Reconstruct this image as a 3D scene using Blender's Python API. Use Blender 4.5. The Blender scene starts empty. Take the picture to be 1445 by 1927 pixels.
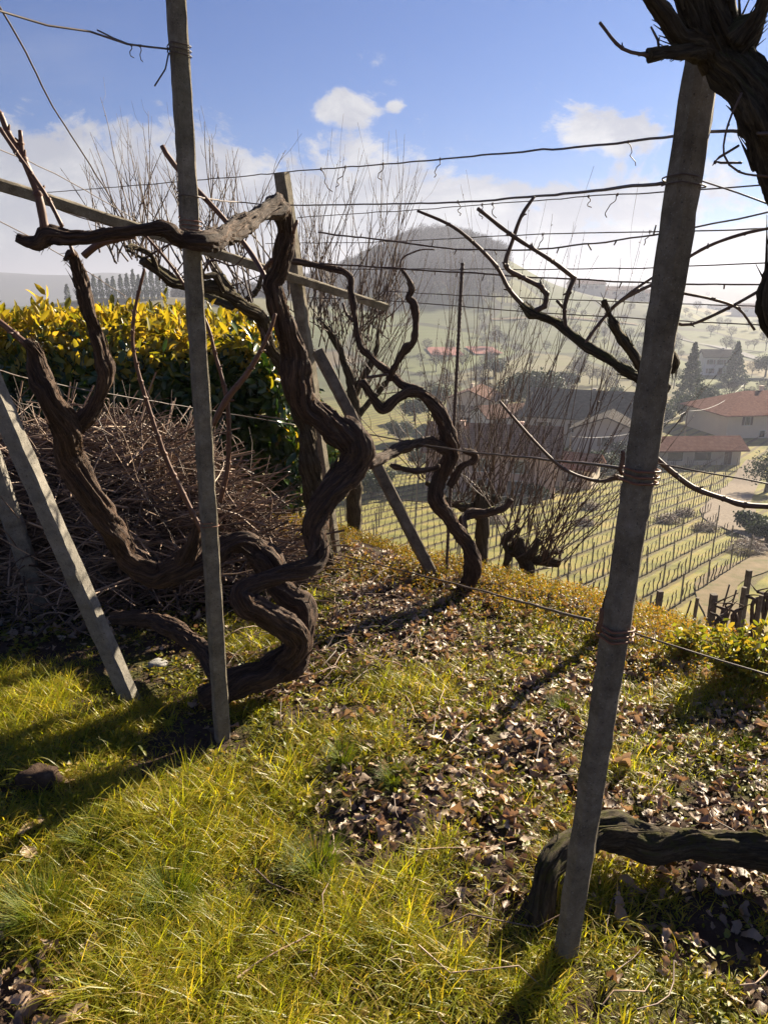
import bpy, math, random
import numpy as np
from mathutils import Vector
R = math.radians
rng = np.random.default_rng(7)
random.seed(7)
C = bpy.context.scene.collection
SC = bpy.context.scene

# ------------------------------------------------------------------ camera
PITCH = R(16.7); EYE = 1.55; F = 1392.0
cp, sp = math.cos(PITCH), math.sin(PITCH)
cd = bpy.data.cameras.new('camera'); cam = bpy.data.objects.new('camera', cd); C.objects.link(cam)
cam.location = (0, 0, EYE); cam.rotation_euler = (math.pi/2 - PITCH, 0, 0)
cd.sensor_fit = 'VERTICAL'; cd.sensor_height = 36; cd.lens = 26.0
cd.clip_start = 0.05; cd.clip_end = 12000
SC.camera = cam

# ------------------------------------------------------------------ light
SUN_AZ, SUN_EL = R(42), R(25)
SKY_STRENGTH, SUN_STRENGTH, EXPOSURE = 0.05, 5.0, 1.95
SC.view_settings.view_transform = 'Standard'; SC.view_settings.look = 'None'
SC.view_settings.exposure = EXPOSURE; SC.view_settings.gamma = 1
sd = bpy.data.lights.new('sun', 'SUN'); sun = bpy.data.objects.new('sun', sd); C.objects.link(sun)
sd.energy = SUN_STRENGTH; sd.angle = R(0.5); sd.color = (1.0, 0.87, 0.67)
sv = Vector((math.sin(SUN_AZ)*math.cos(SUN_EL), math.cos(SUN_AZ)*math.cos(SUN_EL), math.sin(SUN_EL)))
sun.rotation_euler = sv.to_track_quat('Z', 'Y').to_euler(); sun.location = sv*40

def P(px, py, Y):
    """point on the sight line of a photograph pixel at ground distance Y"""
    a = (px-722.5)/F; b = (963.5-py)/F
    d = Vector((a, cp+b*sp, -sp+b*cp)); s = Y/d.y
    return Vector((d.x*s, Y, EYE+d.z*s))
def depth(Y, z): return Y*cp-(z-EYE)*sp
def proj(x, y, z):
    dz = z-EYE; w = y*cp-dz*sp; v = y*sp+dz*cp
    return 722.5+F*x/w, 963.5-F*v/w

# ------------------------------------------------------------------ node helpers
class NT:
    def __init__(s, nt): s.nt = nt; s.n = nt.nodes; s.l = nt.links
    def new(s, t, **kw):
        nd = s.n.new(t)
        for k, v in kw.items(): setattr(nd, k, v)
        return nd
    def put(s, sock, v):
        if isinstance(v, bpy.types.NodeSocket): s.l.new(v, sock)
        elif v is not None: sock.default_value = v
    def m(s, op, a, b=None, c=None, clamp=False):
        nd = s.new('ShaderNodeMath', operation=op, use_clamp=clamp)
        s.put(nd.inputs[0], a); s.put(nd.inputs[1], b)
        if c is not None: s.put(nd.inputs[2], c)
        return nd.outputs[0]
    def noise(s, vec, scale, detail=4, rough=.55, dist=0, out=0):
        nd = s.new('ShaderNodeTexNoise'); s.put(nd.inputs['Vector'], vec)
        nd.inputs['Scale'].default_value = scale; nd.inputs['Detail'].default_value = detail
        nd.inputs['Roughness'].default_value = rough; nd.inputs['Distortion'].default_value = dist
        return nd.outputs[out]
    def ramp(s, f, stops, interp='LINEAR'):
        nd = s.new('ShaderNodeValToRGB'); cr = nd.color_ramp; cr.interpolation = interp
        while len(cr.elements) < len(stops): cr.elements.new(.5)
        for e, (p, c) in zip(cr.elements, stops): e.position = p; e.color = (*c, 1) if len(c) == 3 else c
        s.put(nd.inputs[0], f); return nd.outputs[0]
    def mix(s, f, a, b, mode='MIX'):
        nd = s.new('ShaderNodeMix', data_type='RGBA', blend_type=mode)
        s.put(nd.inputs[0], f)
        for i, v in ((6, a), (7, b)):
            if isinstance(v, tuple) and len(v) == 3: v = (*v, 1)
            s.put(nd.inputs[i], v)
        return nd.outputs[2]
    def step(s, x, a, b):
        nd = s.new('ShaderNodeMapRange', interpolation_type='SMOOTHSTEP')
        s.put(nd.inputs[0], x); s.put(nd.inputs[1], a); s.put(nd.inputs[2], b)
        nd.inputs[3].default_value = 0; nd.inputs[4].default_value = 1
        return nd.outputs[0]
    def bump(s, h, strength=.5, dist=.01):
        nd = s.new('ShaderNodeBump'); nd.inputs['Strength'].default_value = strength
        nd.inputs['Distance'].default_value = dist; s.put(nd.inputs['Height'], h); return nd.outputs[0]
    def mapv(s, vec, scale=(1, 1, 1), rot=(0, 0, 0)):
        nd = s.new('ShaderNodeMapping'); s.put(nd.inputs[0], vec)
        nd.inputs['Scale'].default_value = scale; nd.inputs['Rotation'].default_value = rot
        return nd.outputs[0]

def material(name, fn, rough=.8, spec=.3, transl=0.0, tmul=None):
    mt = bpy.data.materials.new(name); mt.use_nodes = True
    t = NT(mt.node_tree); t.n.clear()
    out = t.new('ShaderNodeOutputMaterial'); pb = t.new('ShaderNodeBsdfPrincipled')
    pb.inputs['Roughness'].default_value = rough; pb.inputs['Specular IOR Level'].default_value = spec
    r = fn(t); col, nrm = r if isinstance(r, tuple) and len(r) == 2 else (r, None)
    t.put(pb.inputs['Base Color'], (*col, 1) if isinstance(col, tuple) else col)
    if nrm is not None: t.put(pb.inputs['Normal'], nrm)
    sh = pb.outputs[0]
    if transl:
        tr = t.new('ShaderNodeBsdfTranslucent'); mx = t.new('ShaderNodeMixShader')
        c2 = t.mix(1.0, col, tmul or (1.5, 1.5, .8), 'MULTIPLY') if not isinstance(col, tuple) else (*[min(1, col[i]*(tmul or (1.5, 1.5, .8))[i]) for i in range(3)], 1)
        t.put(tr.inputs[0], c2)
        mx.inputs[0].default_value = transl
        t.l.new(sh, mx.inputs[1]); t.l.new(tr.outputs[0], mx.inputs[2]); sh = mx.outputs[0]
    t.l.new(sh, out.inputs[0])
    return mt
def geo(t, o='Position'): return t.new('ShaderNodeNewGeometry').outputs[o]
def objc(t): return t.new('ShaderNodeTexCoord').outputs['Object']
def island(t): return t.new('ShaderNodeNewGeometry').outputs['Random Per Island']
def attr(t, name='bark'):
    nd = t.new('ShaderNodeAttribute'); nd.attribute_name = name; return nd.outputs['Vector']

# ------------------------------------------------------------------ world: physical sky + procedural clouds by direction
w = bpy.data.worlds.new('World'); SC.world = w; w.use_nodes = True
t = NT(w.node_tree); t.n.clear()
sky = t.new('ShaderNodeTexSky', sky_type='NISHITA'); sky.sun_disc = False
sky.sun_elevation = SUN_EL; sky.sun_rotation = SUN_AZ
sky.air_density = 1.0; sky.dust_density = 0.35; sky.ozone_density = 1.6
dr = t.new('ShaderNodeTexCoord').outputs['Generated']
sx = t.new('ShaderNodeSeparateXYZ'); t.l.new(dr, sx.inputs[0]); X, Y_, Z = sx.outputs
yy = t.m('MAXIMUM', t.m('ABSOLUTE', Y_), .05)
U = t.m('DIVIDE', X, yy); V = t.m('DIVIDE', Z, yy)
cv = t.new('ShaderNodeCombineXYZ'); t.put(cv.inputs[0], U); t.put(cv.inputs[1], t.m('MULTIPLY', V, 1.5)); t.put(cv.inputs[2], t.m('MULTIPLY', Y_, .2))
nz = t.noise(cv.outputs[0], 8, 10, .68, .5); nf = t.noise(cv.outputs[0], 26, 6, .65)
def uv(px, py):
    a = (px-722.5)/F; b = (963.5-py)/F; q = cp+b*sp
    return a/q, (-sp+b*cp)/q
def ell(px, py, wx, wy, soft=1.0, k=.9):
    u0, v0 = uv(px, py); u1, _ = uv(px+wx, py); _, v1 = uv(px, py-wy)
    a = t.m('DIVIDE', t.m('SUBTRACT', U, u0), u1-u0); b = t.m('DIVIDE', t.m('SUBTRACT', V, v0), abs(v1-v0))
    d = t.m('ADD', t.m('MULTIPLY', a, a), t.m('MULTIPLY', b, b))
    return t.m('SUBTRACT', 1.0, t.m('SQRT', d))
# wide bank: its upper edge falls from left to right
ux, vy = uv(0, 200); ux2, vy2 = uv(900, 345)
edge = t.m('ADD', vy, t.m('MULTIPLY', t.m('SUBTRACT', U, ux), (vy2-vy)/(ux2-ux)))
bank = t.m('ADD', t.m('MULTIPLY', t.m('SUBTRACT', edge, V), 13.0), .25)
shp = [bank, ell(655, 203, 78, 34), ell(742, 200, 24, 16), ell(1140, 255, 130, 58), ell(1150, 375, 300, 95), ell(760, 365, 240, 80)]
shp.append(t.m('MULTIPLY', t.m('SUBTRACT', uv(722, 395)[1], V), 3.0))
mx = shp[0]
for s_ in shp[1:]: mx = t.m('MAXIMUM', mx, s_)
dens = t.m('ADD', t.m('ADD', mx, t.m('MULTIPLY', t.m('SUBTRACT', nz, .5), 3.0)), t.m('MULTIPLY', t.m('SUBTRACT', nf, .5), 1.3))
cm = t.step(dens, .0, .5)
thin = t.m('MULTIPLY', t.step(t.noise(t.mapv(cv.outputs[0], (1, 3, 1)), 2.2, 6, .6), .52, .85), .10)
cm = t.m('MAXIMUM', t.m('MULTIPLY', cm, .92), thin)
shade = t.step(t.m('ADD', t.noise(cv.outputs[0], 9, 8, .65, .4), t.m('MULTIPLY', cm, -.12)), .28, .56)
ccol = t.mix(shade, (2.4, 2.5, 2.85), (4.0, 4.0, 4.0))
skc = t.mix(1.0, sky.outputs[0], (.13, .26, .51), 'MULTIPLY')
col = t.mix(cm, skc, ccol)
bg = t.new('ShaderNodeBackground'); t.l.new(col, bg.inputs[0]); bg.inputs[1].default_value = SKY_STRENGTH
wo = t.new('ShaderNodeOutputWorld'); t.l.new(bg.outputs[0], wo.inputs[0])

# ------------------------------------------------------------------ numpy noise
def _h(ix, iy, iz):
    n = (ix.astype(np.int64)*374761393 + iy.astype(np.int64)*668265263 + iz.astype(np.int64)*2147483647) & 0xffffffff
    n = ((n ^ (n >> 13))*1274126177) & 0xffffffff
    n = ((n ^ (n >> 16))*2246822519) & 0xffffffff
    return ((n ^ (n >> 15)) & 0xffffff)/float(0xffffff)
def vnoise(x, y, z=0.0):
    x, y, z = np.broadcast_arrays(np.asarray(x, float), np.asarray(y, float), np.asarray(z, float))
    ix, iy, iz = np.floor(x), np.floor(y), np.floor(z)
    fx, fy, fz = x-ix, y-iy, z-iz
    fx = fx*fx*(3-2*fx); fy = fy*fy*(3-2*fy); fz = fz*fz*(3-2*fz)
    r = 0
    for a in (0, 1):
        for b in (0, 1):
            for c in (0, 1):
                r = r + _h(ix+a, iy+b, iz+c)*(fx if a else 1-fx)*(fy if b else 1-fy)*(fz if c else 1-fz)
    return r*2-1
def fbm(x, y, z=0.0, o=4, g=.5):
    s = 0; a = 1.0; k = 1.0
    for i in range(o):
        s = s+a*vnoise(np.asarray(x)*k+i*17.3, np.asarray(y)*k-i*9.1, np.asarray(z)*k+i*5.7); a *= g; k *= 2.03
    return s
def sstep(a, b, x):
    q = np.clip((np.asarray(x, float)-a)/(b-a), 0, 1); return q*q*(3-2*q)

# ------------------------------------------------------------------ terrain height
EDGE = np.array([(-60., 30.), (-12., 11.5), (-3., 6.9), (-.3, 4.45), (.95, 3.5), (1.6, 2.8), (2.5, 1.8), (5., -2.), (12., -14.), (30, -50)])
def edge_dist(x, y):
    x = np.asarray(x, float); y = np.asarray(y, float)
    best = np.full(np.broadcast(x, y).shape, 1e9); sg = np.ones_like(best)
    for a, b in zip(EDGE[:-1], EDGE[1:]):
        d = b-a; L = (d**2).sum()
        q = np.clip(((x-a[0])*d[0]+(y-a[1])*d[1])/L, 0, 1)
        ex = x-a[0]-q*d[0]; ey = y-a[1]-q*d[1]; dd = np.sqrt(ex*ex+ey*ey)
        s = np.sign(d[0]*ey-d[1]*ex); m = dd < best
        best = np.where(m, dd, best); sg = np.where(m, s, sg)
    return best*sg
def H(x, y):
    x = np.asarray(x, float); y = np.asarray(y, float)
    e = edge_dist(x, y); d = np.sqrt(x*x+y*y)
    near = .035*fbm(x*.9, y*.9, 3, 3)+.012*fbm(x*7, y*7, 1, 3)*np.exp(-d/12)
    near = near-.02*sstep(-1, 0, e)
    ee = np.maximum(e, 0); bank = -(.58*ee-.58*.3*(1-np.exp(-ee/.3)))
    plane = -(11.95+.111*np.minimum(d, 110)+.0*d)+.15*fbm(x*.05, y*.05, 5, 2)
    plane = np.where(d > 110, np.maximum(plane, -24.16), plane)
    k = 1.2
    low = np.where(e > 0, k*np.logaddexp(bank/k, plane/k), 0)
    z = np.where(e > 0, low-k*np.log1p(np.exp(plane/k)), 0)+near*np.where(e > 0, np.exp(-ee/5), 1)
    far = sstep(170, 300, d)
    az = x/np.maximum(y, 1)
    # ridge behind the valley
    rz = 19*sstep(255, 500, y)*(1-.5*sstep(-45, -110, x))*(1-.72*sstep(.33, .46, az))*(1-sstep(640, 1000, y)*.9)
    dome = 37*np.exp(-(((x-32)/62)**2)*1.0-((y-560)/120.)**2)
    should = 9*np.exp(-((x-82)/42.)**2-((y-545)/100.)**2)
    lw = 7*np.exp(-((x+150)/95.)**2-((y-520)/170.)**2)
    left = 17*np.exp(-((x+120)/90.)**2-((y-350)/80.)**2)
    mt = 80*np.exp(-((y-1750)/260.)**2)*(.42+.62*(.5+.5*fbm(x/520., 2.2, 1, 3))*sstep(-200, -700, x)+.62*(.5+.5*fbm(x/380., 7.7, 1, 3))*sstep(350, 800, x))
    mt2 = 100*np.exp(-((y-2500)/250.)**2)*(.55+.35*fbm(x/700., 12.2, 1, 3))
    z = z+far*np.where(y > 0, rz+dome+should+lw+left+mt+mt2+2.2*fbm(x/60., y/60., 8, 3)*sstep(240, 400, y), 10)
    z = z+np.where(d > 60, 0, 0)
    return z
def h1(x, y): return float(H(x, y))
def G(px, py, tmax=2600):
    a = (px-722.5)/F; b = (963.5-py)/F
    d = np.array([a, cp+b*sp, -sp+b*cp]); d /= np.linalg.norm(d)
    s = np.exp(np.linspace(math.log(.8), math.log(tmax), 1600))
    x, y, z = d[0]*s, d[1]*s, EYE+d[2]*s
    hit = np.nonzero(z < H(x, y))[0]
    i = hit[0] if len(hit) else len(s)-1
    lo, hi = s[max(i-1, 0)], s[i]
    for _ in range(18):
        m = (lo+hi)/2
        if EYE+d[2]*m < h1(d[0]*m, d[1]*m): hi = m
        else: lo = m
    return Vector((d[0]*hi, d[1]*hi, EYE+d[2]*hi))

# ------------------------------------------------------------------ mesh buffer
class Buf:
    def __init__(s): s.V = []; s.Q = []; s.T = []; s.B = []; s.n = 0
    def add(s, v, q=None, tr=None, b=None):
        v = np.asarray(v, np.float32).reshape(-1, 3)
        if q is not None and len(q): s.Q.append(np.asarray(q, np.int64)+s.n)
        if tr is not None and len(tr): s.T.append(np.asarray(tr, np.int64)+s.n)
        s.V.append(v); s.B.append(np.zeros_like(v) if b is None else np.asarray(b, np.float32).reshape(-1, 3)); s.n += len(v)
        return s
    def box(s, lo, hi):
        (a, b, c), (d, e, f) = lo, hi
        v = [(a, b, c), (d, b, c), (d, e, c), (a, e, c), (a, b, f), (d, b, f), (d, e, f), (a, e, f)]
        return s.add(v, [(0, 3, 2, 1), (4, 5, 6, 7), (0, 1, 5, 4), (1, 2, 6, 5), (2, 3, 7, 6), (3, 0, 4, 7)])
    def build(s, name, mat, parent=None, smooth=True, loc=None):
        V = np.concatenate(s.V); B = np.concatenate(s.B)
        Q = np.concatenate(s.Q) if s.Q else np.zeros((0, 4), np.int64)
        T = np.concatenate(s.T) if s.T else np.zeros((0, 3), np.int64)
        if loc is not None: V = V-np.asarray(loc, np.float32)
        me = bpy.data.meshes.new(name)
        me.vertices.add(len(V)); me.vertices.foreach_set('co', V.ravel())
        li = np.concatenate([Q.ravel(), T.ravel()]).astype(np.int32)
        me.loops.add(len(li)); me.loops.foreach_set('vertex_index', li)
        st = np.concatenate([np.arange(len(Q))*4, len(Q)*4+np.arange(len(T))*3]).astype(np.int32)
        me.polygons.add(len(st)); me.polygons.foreach_set('loop_start', st)
        me.polygons.foreach_set('use_smooth', np.full(len(st), smooth))
        me.update(calc_edges=True)
        if np.any(B):
            at = me.attributes.new('bark', 'FLOAT_VECTOR', 'POINT'); at.data.foreach_set('vector', B.ravel())
        me.validate()
        o = bpy.data.objects.new(name, me); C.objects.link(o)
        if mat: me.materials.append(mat)
        if parent: o.parent = parent
        if loc is not None and not parent: o.location = loc
        return o
def tag(o, label=None, cat=None, group=None, kind=None):
    if label: o['label'] = label
    if cat: o['category'] = cat
    if group: o['group'] = group
    if kind: o['kind'] = kind
    return o
def empty(name, loc, label=None, cat=None, group=None, rz=0):
    o = bpy.data.objects.new(name, None); C.objects.link(o); o.location = loc; o.rotation_euler = (0, 0, rz)
    o.empty_display_size = .1
    return tag(o, label, cat, group)
def copy_tree(o, parent=None):
    c = o.copy(); C.objects.link(c)
    if parent: c.parent = parent
    for ch in o.children: copy_tree(ch, c)
    return c
PARENT_LOC = {}
def part(buf, name, mat, parent, smooth=True):
    """mesh given in world coordinates, child of an unrotated Empty"""
    l = parent.location
    V = np.array(l, np.float32)
    buf.V = [v-V for v in buf.V]
    return buf.build(name, mat, parent, smooth)

def catmull(pts, rad, step):
    pts = np.asarray(pts, float); rad = np.asarray(rad, float); n = len(pts)
    if n == 2:
        L = np.linalg.norm(pts[1]-pts[0]); k = max(2, int(L/step)+1); q = np.linspace(0, 1, k)[:, None]
        return pts[0]*(1-q)+pts[1]*q, rad[0]*(1-q[:, 0])+rad[1]*q[:, 0]
    e = np.vstack([2*pts[0]-pts[1], pts, 2*pts[-1]-pts[-2]]); er = np.r_[rad[0], rad, rad[-1]]
    op, orr = [], []
    for i in range(n-1):
        p0, p1, p2, p3 = e[i:i+4]; r0, r1, r2, r3 = er[i:i+4]
        k = max(1, int(np.linalg.norm(p2-p1)/step)); q = np.arange(k)/k
        for tq in q:
            t2, t3 = tq*tq, tq**3
            w = (-.5*t3+t2-.5*tq, 1.5*t3-2.5*t2+1, -1.5*t3+2*t2+.5*tq, .5*t3-.5*t2)
            op.append(w[0]*p0+w[1]*p1+w[2]*p2+w[3]*p3); orr.append(r1+(r2-r1)*tq*tq*(3-2*tq))
    op.append(pts[-1]); orr.append(rad[-1])
    return np.array(op), np.array(orr)
def frames(p):
    tn = np.gradient(p, axis=0); tn /= np.linalg.norm(tn, axis=1)[:, None]+1e-12
    a = np.array([0, 0, 1.]) if abs(tn[0][2]) < .9 else np.array([1., 0, 0])
    u = np.cross(tn[0], a); u /= np.linalg.norm(u); Us = [u]
    for i in range(1, len(p)):
        u = Us[-1]-tn[i]*np.dot(Us[-1], tn[i]); u /= np.linalg.norm(u)+1e-12; Us.append(u)
    Us = np.array(Us); return tn, Us, np.cross(tn, Us)
_seed = [0]
def tube(buf, pts, rad, seg=8, step=.02, rough=0.0, twist=0.0, knot=0.0, wob=0.0, cap=True):
    _seed[0] += 1; sd_ = _seed[0]*3.17
    p, r = catmull(pts, rad, step)
    if wob: p = p+wob*np.stack([fbm(np.arange(len(p))*step*9, sd_+i*7, 0, 3) for i in range(3)], 1)
    tn, u, v = frames(p); n = len(p)
    L = np.r_[0, np.cumsum(np.linalg.norm(np.diff(p, axis=0), axis=1))]
    th = np.linspace(0, 2*np.pi, seg, endpoint=False); twist = twist*.45
    Tm, Lm = np.meshgrid(th, L); rr = np.repeat(r[:, None], seg, 1); rm = rr.mean()
    if knot: rr = rr*(1+knot*fbm(L/ max(rm*2.6, .004), sd_, 0, 3)[:, None])
    if rough:
        a = Tm+twist*Lm+.5*fbm(Lm*7, sd_, 0, 2)
        ca, sa = np.cos(a), np.sin(a)
        big = fbm(ca*1.6, sa*1.6, Lm*5+sd_, 2)
        f1 = 1-np.abs(fbm(ca*3.4+sd_, sa*3.4, Lm*6, 3))*1.7
        f2 = 1-np.abs(fbm(ca*6, sa*6+sd_, Lm*9, 2))*2
        rr = rr*(1+rough*(.75*big+.62*f1-.3+.34*f2))
    pos = p[:, None, :]+rr[..., None]*(np.cos(Tm)[..., None]*u[:, None, :]+np.sin(Tm)[..., None]*v[:, None, :])
    i = np.arange(n-1)[:, None]*seg; j = np.arange(seg)[None]; j2 = (j+1) % seg
    Q = np.stack([i+j, i+j2, i+seg+j2, i+seg+j], -1).reshape(-1, 4)
    at = Tm+twist*Lm
    B = np.stack([np.cos(at)*rr/.04, np.sin(at)*rr/.04, Lm*25+sd_], -1)
    verts = pos.reshape(-1, 3); Bv = B.reshape(-1, 3); T_ = None
    if cap:
        verts = np.vstack([verts, p[0]-tn[0]*r[0]*.25, p[-1]+tn[-1]*r[-1]*.4]); Bv = np.vstack([Bv, Bv[0], Bv[-1]])
        a, b = n*seg, n*seg+1; jj = np.arange(seg)
        T_ = np.vstack([np.stack([np.full(seg, a), (jj+1) % seg, jj], 1), np.stack([np.full(seg, b), (n-1)*seg+jj, (n-1)*seg+(jj+1) % seg], 1)])
    buf.add(verts, Q, T_, Bv); return p
def trace(lst, Y=None):
    """[(px, py, r_px, Y)] -> points, radii"""
    pts, rad = [], []
    y0 = Y
    for q in lst:
        if len(q) > 3: y0 = q[3]
        v = P(q[0], q[1], y0); pts.append(v); rad.append(q[2]*depth(y0, v.z)/F)
    return [tuple(p) for p in pts], rad

# ------------------------------------------------------------------ materials
def m_ground(t):
    p = geo(t)
    s = t.new('ShaderNodeSeparateXYZ'); t.l.new(p, s.inputs[0])
    d = t.new('ShaderNodeVectorMath', operation='LENGTH'); t.l.new(p, d.inputs[0]); d = d.outputs['Value']
    soil = t.ramp(t.noise(p, 9, 8, .65), [(.3, (.028, .017, .012)), (.55, (.062, .040, .028)), (.75, (.11, .078, .056))])
    moss = t.ramp(t.noise(p, 40, 4, .6), [(.3, (.03, .035, .008)), (.7, (.09, .085, .02))])
    near = t.mix(t.step(t.noise(p, 2.3, 5, .6), .5, .64), soil, moss)
    vy = t.ramp(t.noise(p, .35, 7, .65), [(.35, (.10, .10, .022)), (.5, (.18, .165, .038)), (.68, (.25, .19, .06))])
    fa = t.ramp(t.noise(p, .02, 7, .62), [(.36, (.075, .07, .045)), (.46, (.12, .12, .05)), (.58, (.13, .15, .055)), (.7, (.19, .17, .085))])
    vf = t.ramp(t.noise(p, .006, 5, .6), [(.4, (.02, .022, .018)), (.6, (.04, .045, .03))])
    wv = t.new('ShaderNodeTexWave', wave_type='BANDS', bands_direction='Z'); t.put(wv.inputs['Vector'], p)
    wv.inputs['Scale'].default_value = .32; wv.inputs['Distortion'].default_value = 2.5; wv.inputs['Detail'].default_value = 3; wv.inputs['Detail Scale'].default_value = .4
    fa = t.mix(t.m('MULTIPLY', t.step(wv.outputs[1], .7, .98), .45), fa, (.07, .055, .035))
    xo = t.m('ADD', t.m('MULTIPLY', s.outputs[0], math.cos(R(39))), t.m('MULTIPLY', s.outputs[1], -math.sin(R(39))))
    st = t.m('ABSOLUTE', t.m('SUBTRACT', t.m('FRACT', t.m('ADD', t.m('DIVIDE', xo, 2.05), 50.5)), .5))
    st = t.m('SUBTRACT', 1.0, t.step(t.m('ADD', st, t.m('MULTIPLY', t.m('SUBTRACT', t.noise(p, 1.2, 4, .6), .5), .16)), .08, .2))
    vy = t.mix(t.m('MULTIPLY', st, .75), vy, (.075, .055, .03))
    vo = t.new('ShaderNodeTexVoronoi', voronoi_dimensions='2D'); t.put(vo.inputs['Vector'], t.mapv(p, (1, .6, 1), (0, 0, .5))); vo.inputs['Scale'].default_value = .022
    ve = t.new('ShaderNodeTexVoronoi', voronoi_dimensions='2D', feature='DISTANCE_TO_EDGE'); t.put(ve.inputs['Vector'], t.mapv(p, (1, .6, 1), (0, 0, .5))); ve.inputs['Scale'].default_value = .022
    sc = t.new('ShaderNodeSeparateColor'); t.put(sc.inputs[0], vo.outputs['Color'])
    fa = t.mix(.65, fa, t.ramp(sc.outputs[0], [(0, (.045, .06, .025)), (.35, (.085, .11, .035)), (.6, (.14, .135, .05)), (.8, (.11, .075, .045)), (1, (.20, .15, .06))]))
    fa = t.mix(t.m('MULTIPLY', t.m('SUBTRACT', 1.0, t.step(ve.outputs['Distance'], .02, .06)), .8), fa, (.03, .03, .016))
    dd_ = t.new('ShaderNodeVectorMath', operation='DISTANCE'); t.put(dd_.inputs[0], p); dd_.inputs[1].default_value = (5, 560, 15)
    wd_ = t.m('SUBTRACT', 1.0, t.step(t.m('ADD', dd_.outputs['Value'], t.m('MULTIPLY', t.noise(p, .04, 4), 40)), 95, 118))
    fa = t.mix(wd_, fa, (.035, .028, .022))
    c = t.mix(t.step(d, 8, 22), near, vy); c = t.mix(t.step(d, 130, 220), c, fa); c = t.mix(t.step(d, 700, 1100), c, vf)
    hgt = t.m('ADD', t.noise(p, 55, 6, .7), t.m('MULTIPLY', t.noise(p, 14, 4, .6), 1.5))
    return c, t.bump(hgt, .9, .012)
def m_bark(c0, c1, c2, s=1.0, bump=.8, dist=.006, moss=False):
    def f(t):
        b = attr(t)
        st = t.noise(t.mapv(b, (2.4, 2.4, .12)), 1.6, 7, .68, .4)
        fn = t.noise(t.mapv(b, (7, 7, .5)), 2.2, 5, .7, .2)
        c = t.ramp(t.m('ADD', t.m('MULTIPLY', st, .65), t.m('MULTIPLY', fn, .35)), [(.36, c0), (.5, c1), (.66, c2)])
        lich = t.step(t.noise(geo(t), 22, 5, .6), .66, .74)
        c = t.mix(t.m('MULTIPLY', lich, .35), c, (.07, .06, .042))
        if moss:
            nz_ = t.new('ShaderNodeSeparateXYZ'); t.l.new(geo(t, 'Normal'), nz_.inputs[0])
            c = t.mix(t.m('MULTIPLY', t.step(nz_.outputs[2], .35, .8), t.step(t.noise(geo(t), 28, 5, .7), .42, .6)), c, (.06, .056, .013))
        return c, t.bump(t.m('ADD', st, t.m('MULTIPLY', fn, .5)), bump, dist)
    return f
def m_conc(c0, c1, c2):
    def f(t):
        p = objc(t)
        c = t.ramp(t.noise(p, 18, 7, .7), [(.32, c0), (.5, c1), (.7, c2)])
        c = t.mix(t.m('MULTIPLY', t.step(t.noise(p, 260, 2, .6), .62, .7), .5), c, (.34, .32, .28))
        c = t.mix(t.m('MULTIPLY', t.step(t.noise(p, 190, 2, .5), .63, .7), .7), c, (.05, .045, .035))
        c = t.mix(t.m('MULTIPLY', t.step(t.noise(t.mapv(p, (1, 1, .25)), 6, 5, .6), .52, .66), .45), c, (.09, .085, .045))
        return c, t.bump(t.m('ADD', t.noise(p, 170, 4, .7), t.m('MULTIPLY', t.noise(p, 25, 4, .6), 1.2)), .7, .004)
    return f
def m_var(stops, ns=30, isl=.8, bump=0):
    def f(t):
        q = t.m('ADD', t.m('MULTIPLY', island(t), isl), t.m('MULTIPLY', t.noise(geo(t), ns, 3), 1-isl))
        c = t.ramp(q, stops)
        return (c, t.bump(t.noise(geo(t), ns*8, 4, .6), bump, .003)) if bump else c
    return f
M = {}
M['ground'] = material('ground', m_ground, .95, .15)
M['bark'] = material('vine_bark', m_bark((.010, .006, .004), (.065, .038, .024), (.18, .112, .074), 1, 1.0, .012), .8, .3)
M['bark2'] = material('vine_bark_mossy', m_bark((.012, .009, .006), (.055, .042, .026), (.14, .11, .07), 1, .9, .008, True), .9, .2)
M['cane'] = material('cane_bark', m_bark((.045, .019, .011), (.11, .048, .027), (.19, .10, .055), 1, .3, .001), .55, .4)
M['twig'] = material('twig_bark', m_bark((.04, .024, .017), (.095, .058, .040), (.17, .115, .08), 1, .2, .001), .6, .35)
M['conc'] = material('weathered_concrete', m_conc((.095, .080, .056), (.165, .14, .10), (.26, .225, .17)), .9, .2)
M['conc2'] = material('pale_concrete', m_conc((.12, .11, .09), (.20, .182, .152), (.29, .265, .225)), .9, .2)
M['wood'] = material('grey_wood', m_conc((.075, .06, .045), (.14, .115, .085), (.21, .175, .135)), .9, .2)
M['wire'] = material('rusty_wire', m_var([(.2, (.045, .032, .026)), (.8, (.11, .07, .05))], 60, .1), .6, .5)
M['tie'] = material('rust_tie', m_var([(.2, (.13, .05, .03)), (.8, (.25, .11, .06))], 60, .1), .6, .4)
M['grass'] = material('grass_blades', m_var([(0, (.11, .145, .010)), (.33, (.23, .25, .016)), (.6, (.34, .32, .024)), (.78, (.44, .33, .05)), (.9, (.52, .40, .20))], 3, .7), .42, .5, .62, (1.7, 1.65, .55))
M['tuft'] = material('dark_grass', m_var([(0, (.05, .09, .010)), (.5, (.11, .15, .014)), (.85, (.22, .22, .03)), (.95, (.38, .27, .10))], 3, .8), .55, .3, .45, (1.4, 1.35, .5))
M['weed'] = material('weed_leaves', m_var([(0, (.08, .11, .010)), (.45, (.17, .18, .015)), (.75, (.25, .20, .025)), (.95, (.28, .16, .04))], 3, .8), .5, .4, .4, (1.4, 1.3, .6))
M['litter'] = material('dead_leaves', m_var([(0, (.06, .036, .022)), (.2, (.17, .11, .065)), (.5, (.31, .215, .135)), (.8, (.44, .34, .235)), (.97, (.28, .14, .07))], 60, .85, .3), .5, .5, .22, (1.3, 1.0, .7))
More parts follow.
